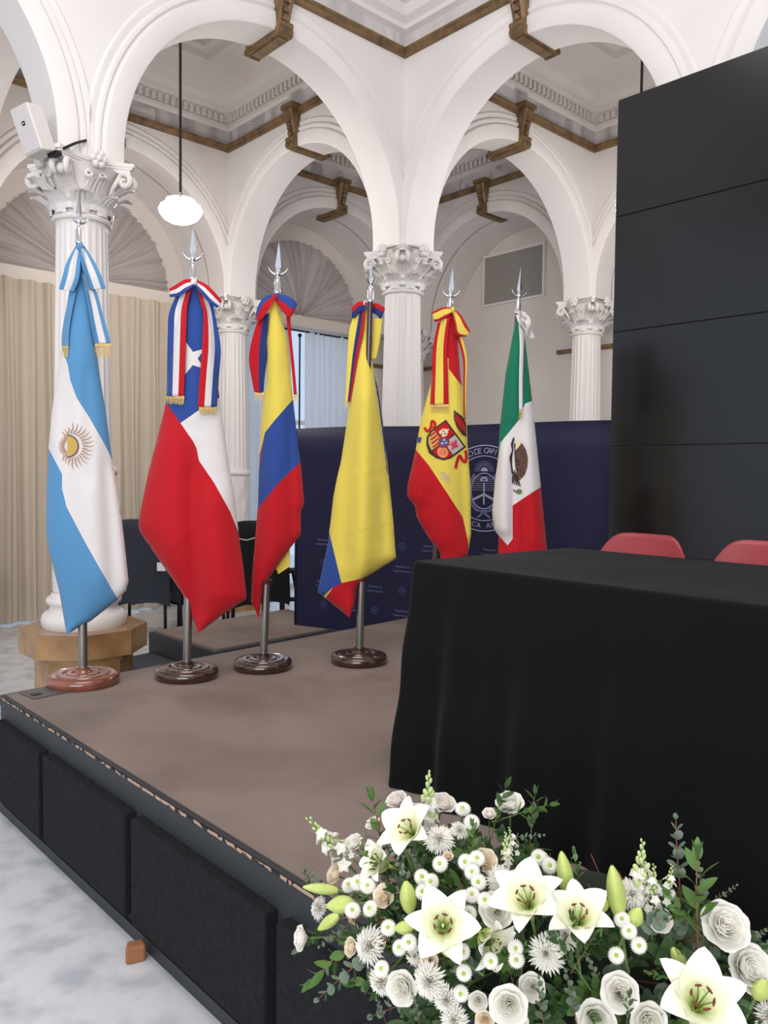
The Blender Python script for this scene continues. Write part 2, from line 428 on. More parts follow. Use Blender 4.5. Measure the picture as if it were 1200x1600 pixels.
def base_mesh():
    m = MB()
    m.lathe([(.262, .56), (.272, .58), (.276, .61), (.268, .645), (.246, .665), (.224, .675), (.218, .70), (.226, .715), (.238, .722), (.244, .74), (.236, .76), (.212, .775), (.205, .80)], 56, cap=False)
    return m
def oct_poly(r): return [(r*math.cos(PI/8+PI/4*i), r*math.sin(PI/8+PI/4*i)) for i in range(8)]
def pedestal_mesh():
    m = MB(); m.prism(oct_poly(.315), 0, .39); m.prism(oct_poly(.335), .36, .40); m.prism(oct_poly(.41), .40, .562); m.prism(oct_poly(.35), 0, .06)
    return m
def capital_mesh():
    m = MB()
    z0 = 3.235
    m.lathe([(.165, z0), (.185, z0+.005), (.192, z0+.02), (.185, z0+.035), (.172, z0+.04), (.172, z0+.10), (.182, z0+.18), (.205, z0+.27), (.25, z0+.34)], 48, cap=False)
    # abacus with concave sides
    pts = []
    R = .375
    for q in range(4):
        a0 = PI/4 + q*PI/2
        c0 = Vector((math.cos(a0), math.sin(a0)))*R; c1 = Vector((math.cos(a0+PI/2), math.sin(a0+PI/2)))*R
        tdir = (c1-c0).normalized(); mid = (c0+c1)/2
        for k in range(11):
            t = k/10; p = c0.lerp(c1, .045+.91*t); s = 1-(2*t-1)**2
            pts.append(tuple(p - mid.normalized()*(.085*s)))
    def sc_(p, f): return [(x*f, y*f) for x, y in p]
    m.prism(sc_(pts, .93), z0+.335, z0+.36); m.prism(sc_(pts, .97), z0+.36, z0+.375); m.prism(pts, z0+.375, z0+.40)
    def leaf(ang, r0, zb, h, wd, curl):
        ca, sa = math.cos(ang), math.sin(ang)
        def fn(a, b):
            x = (a-.5)*2
            wv = wd*(.55+.45*math.sin(min(1, b*1.05)*PI*.75))*(1+.16*math.cos(b*22)*abs(x))
            if b > .8: wv *= max(.15, (1.0-b)/.2)**.5
            out = r0 + .02*b + curl*max(0, b-.45)**1.6*2.6 + .018*(1-x*x)
            zz = zb + h*(b - max(0, b-.8)**2*4.2) + .006*math.cos(x*14)
            y = wv*x
            return (ca*out - sa*y, sa*out + ca*y, zz)
        m.grid(fn, 10, 12)
    for k in range(8): leaf(PI/8+k*PI/4, .178, z0+.035, .13, .078, .10)
    for k in range(8): leaf(k*PI/4, .182, z0+.06, .20, .066, .14)
    # corner volutes and fleurons
    for q in range(4):
        a0 = PI/4+q*PI/2
        for sd in (-1, 1):
            X = Matrix.Rotation(a0 + sd*.13, 4, 'Z')
            pts = [(.19, 0, z0+.15), (.22, 0, z0+.23), (.27, 0, z0+.30)]
            for i in range(15):
                a = PI*.65 - i*.55; r = .052*(1-i/17)
                pts.append((.305 + r*math.cos(a), 0, z0+.275 + r*math.sin(a)))
            m.tube(pts, [.014+.006*min(1, i/4) if i < 6 else .02*(1-(i-6)/20) for i in range(len(pts))], 8, X)
        m.ball((.30*math.cos(a0), .30*math.sin(a0), z0+.27), .034, 10, 6)
        a1 = q*PI/2
        for k in range(6):
            b = k*PI/3
            m.ball((.27*math.cos(a1)-math.sin(a1)*.036*math.cos(b), .27*math.sin(a1)+math.cos(a1)*.036*math.cos(b), z0+.365+.036*math.sin(b)), .026, 8, 5)
        m.ball((.285*math.cos(a1), .285*math.sin(a1), z0+.365), .022, 8, 5)
        for sd in (-1, 1):      # inner helices
            X = Matrix.Rotation(a1 + sd*.16, 4, 'Z')
            pts = [(.205, sd*.02, z0+.19)] + [(.235 + .0*i, sd*(.01+.028*(1-i/12)*math.cos(2.6-i*.6)), z0+.27+.028*(1-i/12)*math.sin(2.6-i*.6)) for i in range(11)]
            m.tube(pts, .011, 6, X)
    return m
def make_column(s, t, label):
    r = empty('column', mw=G @ Matrix.Translation((s, t, 0)))
    tag(r, label, 'column', 'white fluted columns of the arcade')
    for n, mb_, mt, sm in (('pedestal', pedestal_mesh(), 'amber_stone', False), ('base', base_mesh(), 'white_paint', True), ('ornamented_drum', drum_mesh(), 'white_paint', True), ('shaft', shaft_mesh(), 'white_paint', 'auto'), ('capital', capital_mesh(), 'white_paint', 'auto')):
        o = mb_.build(n, M[mt], smooth=sm); o.parent = r
    return r
col0 = make_column(-A_, 0, 'white column with ornate capital on a brown octagonal pedestal, behind the sky blue and white flag')
for (s, t, lb) in ((0, 0, 'white fluted column at the centre of the arcade, rising behind the navy banner'),
                   (0, B_, 'white column seen between the red white and blue flag and the yellow blue red flag'),
                   (A_, 0, 'white column just left of the dark video wall, above the navy banner'),
                   (A_, B_, 'far corner column almost hidden behind the central column'),
                   (0, -B_, 'column standing hidden behind the dark video wall'),
                   (-A_, B_, 'far column at the left edge beyond the pleated beige curtain bay')):
    c = copy_tree(col0, G @ Matrix.Translation((s, t, 0))); tag(c, lb)
    if s < 0:
        for ch in c.children:
            if ch.name.startswith('pedestal'): ch.scale = (.72, .72, 1)

# ------------------------------------------------------------------ windows, curtains, fans
def fan_mesh(c, R, z0, t):
    m = MB()
    def fn(a, b):
        th = PI*a; r = R*(.03 + .97*b)
        q = a + .018*math.sin(a*23)+.006*math.sin(a*61+b*5)
        fold = .034*(abs(math.sin(q*PI*30))**.6*2-1) * (.25+.75*b) + .014*math.sin(q*PI*97+3)*b
        # pleats sag: the gathering point lies off centre at the sill
        return (c + r*math.cos(th), t - .03 + fold*.9 - .05*math.sin(PI*min(1, b)), z0 + r*math.sin(th))
    m.grid(fn, 360, 12); return m
def curtain_mesh(s0, s1, z0, z1, t, folds, amp, seed=0):
    m = MB(); rnd = random.Random(seed); ph = [rnd.uniform(0, 6) for _ in range(4)]
    def fn(a, b):
        y = amp*(math.sin(a*2*PI*folds + 1.5*math.sin(a*7+ph[0])) + .35*math.sin(a*2*PI*folds*2.3+ph[1]))*(.55+.45*(1-b)) + .012*math.sin(b*5+ph[2]+a*9)
        return (s0 + (s1-s0)*a + .012*math.sin(b*4+a*20), t + y, z0 + (z1-z0)*b)
    m.grid(fn, int(folds*16), 14); return m
wl = {0: (-4.455,), 1: (-1.485,), 2: (1.485,)}
for i, c in enumerate((-4.455, -1.485, 1.485)):
    r = empty('window_%d' % (i+1), mw=G); r['kind'] = 'structure'
    f = MB(); f.box(c-1.0, TW+.2, .0, c-.93, TW+.27, 3.72); f.box(c+.93, TW+.2, 0, c+1.0, TW+.27, 3.72); f.box(c-1, TW+.2, 3.62, c+1, TW+.27, 3.74)
    f.box(c-.04, TW+.2, 0, c+.04, TW+.27, 3.72)
    for zz in (.0, .95, 2.3): f.box(c-1, TW+.2, zz, c+1, TW+.27, zz+.06)
    o = f.build('window_frame', M['white_paint']); o.parent = r
    gl = bpy.data.materials.get('window_glass')
    if gl is None:
        gl = mat('window_glass', (.85, .93, 1, 1), .05); nt = gl.node_tree
        tr = nt.nodes.new('ShaderNodeBsdfTransparent'); tr.inputs[0].default_value = (.88, .94, 1, 1); mx = nt.nodes.new('ShaderNodeMixShader'); mx.inputs[0].default_value = .92
        nt.links.new(nt.nodes['Principled BSDF'].outputs[0], mx.inputs[1]); nt.links.new(tr.outputs[0], mx.inputs[2]); nt.links.new(mx.outputs[0], nt.nodes['Material Output'].inputs[0])
    g_ = MB().box(c-1, TW+.23, 0, c+1, TW+.236, 3.7); o = g_.build('glass', gl); o.parent = r
for (c, lb) in ((-4.455, 'fan of pleated silk in the window beyond the left edge'), (-1.485, 'grey beige pleated fan drape filling the arched window behind the left column'), (1.485, 'brown beige pleated fan drape in the smaller arched window, centre left')):
    o = fan_mesh(c, 1.01, 3.74, TW-.03).build('fan_drape', M['fan'], mw=G, smooth=True)
    tag(o, lb, 'drape', 'fan drapes')
    b = MB().box(c-1.12, TW-.16, 3.59, c+1.12, TW-.002, 3.74).build('curtain_pelmet', M['beam'], mw=G, bevel=.006)
    tag(b, 'cream boxed pelmet under ' + ('the fan drape beyond the left edge' if c < -4 else 'the left fan drape' if c < 0 else 'the centre left fan drape'), 'pelmet', 'pelmets')
for (s0, s1, n, sd, lb) in ((-2.72, -1.52, 8, 1, 'beige pleated floor curtain left of the column with the sky blue flag'),
                            (-1.50, -.34, 8, 2, 'beige pleated floor curtain between the sky blue flag and the red flag'),
                            (-5.5, -3.3, 10, 3, 'beige pleated curtain beyond the left edge')):
    o = curtain_mesh(s0, s1, .02, 3.60, TW-.21, n*.75, .062, sd).build('curtain', M['curtain'], mw=G, smooth=True)
    tag(o, lb, 'curtain', 'beige curtains')
for (s0, s1, n, sd, lb) in ((.48, .98, 4, 4, 'white sheer curtain strip beside the column, left of the yellow blue red flag'),
                            (1.52, 2.46, 8, 5, 'white sheer curtain gathered behind the yellow flag')):
    o = curtain_mesh(s0, s1, .02, 3.55, TW-.12, n, .022, sd).build('sheer_curtain', M['sheer'], mw=G, smooth=True)
    tag(o, lb, 'curtain', 'sheer curtains')
o = MB().tube([(.4, TW-.12, 3.54), (2.55, TW-.12, 3.54)], .012, 8).build('curtain_rod', M['black_metal'], mw=G); tag(o, 'thin black curtain rod above the white sheer curtains', 'curtain rod')
m = MB().tube([(1.40, TW-.17, .02), (1.40, TW-.17, 3.45)], .012, 8); m.ball((1.40, TW-.17, 3.47), .028)
tag(m.build('curtain_pull_rod', M['black_metal'], mw=G), 'thin black upright rod between the two sheer curtains', 'rod')

# wall grille
r = empty('wall_grille', mw=G @ Matrix.Translation((SW, 1.65, 4.345))); tag(r, 'rectangular ventilation grille with upright slats high on the far wall', 'grille')
b = MB().box(-.02, -.5, -.325, -.002, .5, .325).build('back_panel', M['grille_dark']); b.parent = r
f = MB()
for (y0, z0, y1, z1) in ((-.53, -.355, .53, -.325), (-.53, .325, .53, .355), (-.53, -.325, -.5, .325), (.5, -.325, .53, .325)): f.box(-.045, y0, z0, -.0, y1, z1)
o = f.build('frame', M['white_paint']); o.parent = r
f = MB()
for k in range(44): f.box(-.038, -.495+k*.0225, -.325, -.022, -.482+k*.0225, .325)
o = f.build('slats', M['grille']); o.parent = r

# pendant lamps
def pendant(s, t, zb, label, first=[None]):
    mw = G @ Matrix.Translation((s, t, 0))
    if first[0]:
        o = copy_tree(first[0], mw); return tag(o, label)
    r = empty('pendant_lamp', mw=mw); first[0] = r
    tag(r, label, 'lamp', 'pendant lamps of the arcade bays')
    rod = MB().tube([(0, 0, zb+.10), (0, 0, 5.97)], .012, 10).build('rod', M['black_rod']); rod.parent = r
    cp = MB().lathe([(.10, 5.98), (.10, 5.95), (.03, 5.92)], 24).build('ceiling_cup', M['black_rod']); cp.parent = r
    gl = MB().lathe([(.02, zb-.105), (.10, zb-.10), (.155, zb-.07), (.192, zb-.02), (.198, zb+.01), (.18, zb+.04), (.14, zb+.075), (.08, zb+.09)], 40).build('glass_shade', M['lamp_glass'], smooth=True); gl.parent = r
    cr = MB().lathe([(.13, zb+.082), (.135, zb+.10), (.06, zb+.11), (.03, zb+.13)], 32); 
    for k in range(3): cr.tube([(.13*math.cos(k*2.1), .13*math.sin(k*2.1), zb+.09), (.205*math.cos(k*2.1), .205*math.sin(k*2.1), zb+.06), (.205*math.cos(k*2.1), .205*math.sin(k*2.1), zb+.10)], .008, 6)
    cr = cr.build('holder_ring', M['white_paint']); cr.parent = r
    return r
pendant(-1.46, 1.445, 4.01, 'lit oval glass pendant lamp on a long thin rod inside the left arch')
pendant(1.485, -1.50, 4.02, 'pendant lamp inside the right arch, only its dark rod showing above the video wall')
for (s, t) in ((-1.46, 1.445), (1.485, -1.46)):
    l = bpy.data.lights.new('pendant_bulb', 'POINT'); l.energy = 70; l.shadow_soft_size = .2; l.color = (1, .95, .9)
    o = bpy.data.objects.new('pendant_bulb', l); COL.objects.link(o); o.location = (G @ Vector((s, t, 3.80)))

# loudspeaker on the left pier
d = 5.05
r = empty('wall_speaker', mw=Matrix.Translation(at(54, 205, d)) @ Matrix.Rotation(math.radians(-22), 4, 'Z') @ Matrix.Rotation(math.radians(-13), 4, 'Y') @ Matrix.Rotation(math.radians(12), 4, 'X'))
tag(r, 'white box loudspeaker mounted high on the pier over the left column', 'speaker')
c = MB().prism([(-.075, -.07), (.065, -.07), (.07, .06), (-.085, .06)][::1], -.14, .14).build('cabinet', M['white_paint'], bevel=.01); c.parent = r
c = MB().box(-.068, -.076, -.132, .058, -.069, .132).build('front_grille', mat('speaker_cloth', rgb(200, 194, 194), .8), bevel=.003); c.parent = r
m = MB(); m.box(-.012, -.0785, .020, .010, -.076, .044); c = m.build('badge', M['black_metal']); c.parent = r
m = MB(); m.box(-.004, -.0792, .028, .003, -.0786, .036); c2 = m.build('badge_mark', M['white_paint']); c2.parent = c
m = MB().tube([(.04, .05, -.10), (.09, .10, -.12), (.12, .20, -.08), (.13, .30, -.05)], .009, 8); m.box(.02, .02, -.165, .09, .07, -.14); c = m.build('bracket', M['black_metal']); c.parent = r

# ------------------------------------------------------------------ stage
K = Vector((-1.80, 3.75)); DV = Vector((.678, -.735)); DB = Vector((.672, .741))
P1 = K + DB*3.24
stage_poly = [K, K+DV*5.0, K+DV*5.0+Vector((2.1, 1.9)), Vector((3.70, 3.07)), Vector((1.56, 5.31)), Vector((1.44, 5.50)), P1]
ZS = .55
r = empty('stage', (K.x, K.y, 0)); r.location = (0, 0, 0)
tag(r, 'low stage with taupe carpet top, chipped black rim and black padded side panels', 'stage')
def shrink(poly, d, zz=None):
    n = len(poly); out = []
    for i in range(n):
        a = poly[i-1]; b = poly[i]; c = poly[(i+1) % n]
        n1 = Vector((-(b-a).y, (b-a).x)).normalized(); n2 = Vector((-(c-b).y, (c-b).x)).normalized()
        out.append(b + (n1+n2)*d/(1+n1.dot(n2)))
    return out
m = MB().prism(shrink(stage_poly, .003), 0, ZS-.052); o = m.build('stage_body', M['black_board']); o.parent = r
m = MB().prism(stage_poly, ZS-.05, ZS-.003); o = m.build('stage_rim', M['black_board']); o.parent = r
m = MB().prism(shrink(stage_poly, .022), ZS-.02, ZS); o = m.build('stage_carpet', M['carpet']); o.parent = r
def front_x(px, py, z=0):          # distance along the front face of what the photo shows at px, py
    rr = ray(px, py); nn = Vector((-DV.y, DV.x)); k = K.dot(nn)/Vector((rr.x, rr.y)).dot(nn); p = rr*k; return (Vector((p.x, p.y)) - K).dot(DV)
seams = [(.02, front_x(73, 1230, .35)), (front_x(79, 1230, .35), front_x(208, 1360, .26)), (front_x(217, 1340, .35), front_x(426, 1500, .3))]
wd = seams[2][1]-seams[2][0]; gap = .05
x = seams[2][1]+gap
for k in range(3): seams.append((x, x+wd)); x += wd+gap
ang = math.atan2(DV.y, DV.x)
XF = Matrix.Translation((K.x, K.y, 0)) @ Matrix.Rotation(ang, 4, 'Z')
for (a, b) in seams:
    m = MB().box(a+.02, -.040, .085, b+.02, .02, .444, None); o = m.build('padded_panel', M['black_fabric'], mw=XF, bevel=.006)
    mw = o.matrix_world.copy(); o.parent = r
m = MB().grid(lambda a, b: (5*a, -.003-.004*abs(noise.noise((a*90, b, 1))), ZS-.014+.010*b+.002*noise.noise((a*200, 0, 0))), 300, 1); o = m.build('chipped_edge', M['chipped'], mw=XF); o.parent = r
m = MB().box(-.0, -.012, .0, 5, .03, .045); o = m.build('kick_strip', M['black_board'], mw=XF); o.parent = r
sj = front_x(220, 1250, .52)
# socket plate in the carpet
p = at(68, 1086, 3.9); p.z = ZS
X = Matrix.Translation((K.x, K.y, ZS)) @ Matrix.Rotation(math.atan2(DB.y, DB.x), 4, 'Z')
r = empty('floor_socket', mw=X); tag(r, 'flat dark socket plate let into the stage carpet beside the red wooden flag base', 'socket')
o = MB().box(.07, -.20, 0, .36, -.05, .006).build('plate', mat('socket_plate', rgb(84, 80, 80), .5), bevel=.002); o.parent = r
o = MB().box(.09, -.155, .006, .13, -.12, .009).build('slot', M['black_metal']); o.parent = r
# low platform behind
lowp = [Vector((-1.93, 6.60)), Vector((-1.235, 5.865)), Vector((-.42, 6.765)), Vector((-.30, 6.90)), Vector((-.92, 7.80))]
r = empty('platform', (0, 0, 0)); tag(r, 'low black platform with taupe carpet standing behind the stage', 'platform')
m = MB().prism(lowp, 0, .285); o = m.build('platform_body', M['black_board']); o.parent = r
m = MB().prism(shrink(lowp, .035), .27, .30); o = m.build('platform_carpet', M['carpet']); o.parent = r
m = MB(); q0, q1 = lowp[0], lowp[1]
st = MB().prism([Vector((-2.10, 6.30)), Vector((-.95, 5.05)), Vector((-.66, 5.22)), Vector((-1.90, 6.56))], 0, .13); tag(st.build('step', mat('slate_step', rgb(56, 62, 72), .5), bevel=.005), 'low slate grey step in front of the small platform, right of the column pedestal', 'step')
# wooden wedge
p = at(211, 1486, 2.58); p = Vector((p.x, p.y, 0))
m = MB(); m.prism([(-.035, -.02), (.03, -.025), (.035, .02), (-.02, .03)], 0, .055); m.f[1:2] = m.f[1:2]
tag(m.build('wooden_wedge', M['rock'], mw=Matrix.Translation(p) @ Matrix.Rotation(.5, 4, 'Z'), bevel=.008), 'small orange brown wooden wedge on the floor against the stage front', 'wedge')

# ------------------------------------------------------------------ navy backdrop banner
L = Vector((-.765, 6.92)); R_ = Vector((1.62, 5.51)); BD = (R_-L).normalized(); BL = (R_-L).length
XB = Matrix.Translation((L.x, L.y, .30)) @ Matrix.Rotation(math.atan2(BD.y, BD.x), 4, 'Z'); HB = 1.69
r = empty('backdrop_banner', mw=XB); tag(r, 'long navy fabric backdrop with a round seal and small repeated lettering', 'banner')
m = MB()
def fn(a, b): return (BL*a, -.0 + .006*math.sin(a*14+b*3), HB*b + .006*math.sin(a*9))
m.grid(fn, 40, 8); n0 = len(m.v); m.grid(lambda a, b: (BL*a, .05, HB*b+.006*math.sin(a*9)), 40, 1)
m.box(-.002, 0, 0, .02, .05, HB-.004); 
m.grid(lambda a, b: (BL*a, .05*b+.006*math.sin(a*14+3)*(1-b), HB+.006*math.sin(a*9)), 40, 1)
for xx in (1.2, 1.9, 2.6): MB().box(xx, .02, -.30, xx+.03, .045, HB-.05).box(xx-.02, -.0, -.30, xx+.05, .25, -.28).build('support_leg', M['black_metal']).parent = r
o = m.build('printed_fabric', M['banner'], smooth=True); o.parent = r
def banner_xz(px, py):
    rr = ray(px, py); n = Vector((-BD.y, BD.x)); k = (L.dot(n)) / (Vector((rr.x, rr.y)).dot(n)); p = rr*k
    return ((Vector((p.x, p.y))-L).dot(BD), p.z + CAM_Z - .30)
YB = -.009
def ring(m, cx, cz, r0, r1, a0=0, a1=2*PI, n=72, y=YB, ex=1):
    vs = []; fs = []
    for i in range(n+1):
        a = a0+(a1-a0)*i/n
        vs += [(cx+ex*r0*math.cos(a), y, cz+r0*math.sin(a)), (cx+ex*r1*math.cos(a), y, cz+r1*math.sin(a))]
    fs = [(2*i, 2*i+1, 2*i+3, 2*i+2) for i in range(n)]
    m.add(vs, fs)
def bar(m, x0, z0, x1, z1, w, y=YB):
    d = Vector((x1-x0, z1-z0)); n_ = Vector((-d.y, d.x)).normalized()*w/2
    m.add([(x0+n_.x, y, z0+n_.y), (x1+n_.x, y, z1+n_.y), (x1-n_.x, y, z1-n_.y), (x0-n_.x, y, z0-n_.y)], [(0, 1, 2, 3)])
cx, cz = banner_xz(757, 763); _, ztop = banner_xz(757, 695); Rs = ztop-cz
m = MB()
ring(m, cx, cz, Rs*.975, Rs); ring(m, cx, cz, Rs*.735, Rs*.755)
for sx in (-1, 1): m.add([], [])
o = m.build('seal_rings', M['banner_ink']); o.parent = r
def text_mesh(s, size, mats, name, parent, mw=None, spacing=1.0, align='CENTER'):
    cu = bpy.data.curves.new('t', 'FONT'); cu.body = s; cu.size = size; cu.align_x = align; cu.align_y = 'CENTER'; cu.space_character = spacing; cu.resolution_u = 3
    ob = bpy.data.objects.new('t', cu); COL.objects.link(ob); dg = bpy.context.evaluated_depsgraph_get(); dg.update()
    me = bpy.data.meshes.new_from_object(ob.evaluated_get(dg)); bpy.data.objects.remove(ob)
    return me
def arc_text(mb, s, rad, a_start, a_end, size, flip=False):
    n = len(s)
    for i, ch in enumerate(s):
        if ch == ' ': continue
        a = a_start + (a_end-a_start)*i/(n-1)
        me = text_mesh(ch, size, None, 't', None)
        rot = a - PI/2 if not flip else a + PI/2
        X = Matrix.Translation((cx + rad*math.cos(a), YB, cz + rad*math.sin(a))) @ Matrix.Rotation(-rot, 4, 'Y') @ Matrix.Rotation(PI/2, 4, 'X')
        mb.add([v.co[:] for v in me.vertices], [tuple(p.vertices) for p in me.polygons], X); bpy.data.meshes.remove(me)
m = MB()
arc_text(m, 'MINISTERIO DE CAPITAL HUMANO', Rs*.86, math.radians(162), math.radians(18), Rs*.19)
arc_text(m, 'REPÚBLICA ARGENTINA', Rs*.865, math.radians(197), math.radians(343), Rs*.17, True)
o = m.build('seal_lettering', M['banner_ink']); o.parent = r
m = MB(); ez = cz - Rs*.06
ex_, ez_ = Rs*.33, Rs*.42
def ell(m, r0, r1):
    vs = []; n = 60
    for i in range(n+1):
        a = 2*PI*i/n; vs += [(cx+ex_*r0*math.cos(a), YB, ez+ez_*r0*math.sin(a)), (cx+ex_*r1*math.cos(a), YB, ez+ez_*r1*math.sin(a))]
    m.add(vs, [(2*i, 2*i+1, 2*i+3, 2*i+2) for i in range(n)])
ell(m, .95, 1.0)
for k in range(7):
    zz = ez + ez_*(.05+.12*k); hw = ex_*math.sqrt(max(0, 1-((zz-ez)/ez_)**2))*.95; bar(m, cx-hw, zz, cx+hw, zz, Rs*.008)
bar(m, cx, ez-ez_*.75, cx, ez+ez_*.45, Rs*.035)
bar(m, cx-ex_*.85, ez-ez_*.5, cx, ez-ez_*.18, Rs*.05); bar(m, cx+ex_*.85, ez-ez_*.5, cx, ez-ez_*.18, Rs*.05)
ring(m, cx, ez+ez_*.55, Rs*.05, Rs*.10, 0, PI, 16); bar(m, cx-Rs*.1, ez+ez_*.55, cx+Rs*.1, ez+ez_*.55, Rs*.03)
ring(m, cx, ez+ez_*1.08, 0, Rs*.09, 0, PI, 20)
o = m.build('coat_of_arms', M['banner_ink']); o.parent = r
m = MB()
for k in range(30):
    a = PI*k/29; bar(m, cx+Rs*.12*math.cos(a), ez+ez_*1.08+Rs*.12*math.sin(a), cx+Rs*.25*math.cos(a), ez+ez_*1.08+Rs*.25*math.sin(a), Rs*.009)
for sg in (-1, 1):
    for k in range(26):
        a = -PI/2 + sg*(.25+2.1*k/25); x_, z_ = cx+ex_*1.13*math.cos(a), ez+ez_*1.12*math.sin(a)
        for q in (-.6, .6):
            b = a + sg*PI/2 + q; bar(m, x_, z_, x_+Rs*.07*math.cos(b), z_+Rs*.07*math.sin(b), Rs*.028)
    bar(m, cx, ez-ez_*1.18, cx+sg*Rs*.16, ez-ez_*1.18-Rs*.12, Rs*.05)
bar(m, cx-Rs*.09, ez-ez_*1.12, cx+Rs*.09, ez-ez_*1.12, Rs*.07)
o = m.build('laurel_and_sun_rays', mat('mid_ink', rgb(98, 98, 140), .6)); o.parent = r
tm1 = text_mesh('Ministerio de', .040, None, 't', None); tm2 = text_mesh('Capital Humano', .040, None, 't', None)
m = MB(); m2 = MB()
x0, z0 = banner_xz(507, 851); x1, z1 = banner_xz(630, 885); 
dx = (banner_xz(630, 853)[0]-banner_xz(507, 853)[0])/3; dz = banner_xz(590, 885)[1]-banner_xz(590, 919)[1]
zt = banner_xz(590, 852)[1]
for i in range(-1, 13):
    for j in range(0, 8):
        px_, pz_ = x0+i*dx, zt-j*dz
        if pz_ < .03 or px_ < .06 or px_ > BL-.06: continue
        if (i+j) % 2 == 0:
            for me, oz in ((tm1, .018), (tm2, -.018)):
                m.add([v.co[:] for v in me.vertices], [tuple(p.vertices) for p in me.polygons], Matrix.Translation((px_, YB, pz_+oz)) @ Matrix.Rotation(PI/2, 4, 'X') @ Matrix.Scale(.62, 4))
        else:
            ring(m2, px_, pz_, .012, .015, n=16); ring(m2, px_, pz_, .026, .031, n=20); ring(m2, px_, pz_, 0, .008, n=8)
            for k in range(10):
                a = PI*k/9; bar(m2, px_+.033*math.cos(a), pz_+.033*math.sin(a), px_+.042*math.cos(a), pz_+.042*math.sin(a), .003)
m.build('repeated_lettering', mat('fine_ink', rgb(118, 120, 158), .6)).parent = r
m2.build('repeated_emblems', M['banner_ink_dim']).parent = r

# ------------------------------------------------------------------ dark video wall
LL = Vector((1.446, 5.2)); DL = Vector((.69, -.724)).normalized(); 
XL = Matrix.Translation((LL.x, LL.y, ZS)) @ Matrix.Rotation(math.atan2(DL.y, DL.x), 4, 'Z')
r = empty('video_wall', mw=XL); tag(r, 'tall switched off dark video wall of stacked panels on the right of the stage', 'screen')
zs = [0, .57, 1.25, 1.975, 2.70, 3.43]
for i in range(5):
    for j in range(2):
        o = MB().box(.006+j*1.6, 0, zs[i]+.0035, 1.6+j*1.6-.0, .06, zs[i+1]-.0035).build('screen_panel', M['led'], bevel=.002); o.parent = r
o = MB().box(0, .012, 0, 3.2, .10, 3.43).build('frame', M['led_edge']); o.parent = r
for k in range(3):
    o = MB().box(.2+k*1.2, .10, .002, .26+k*1.2, .155, .05).box(.2+k*1.2, .10, .002, .26+k*1.2, .14, 2.6).build('support_foot', M['black_metal']); o.parent = r

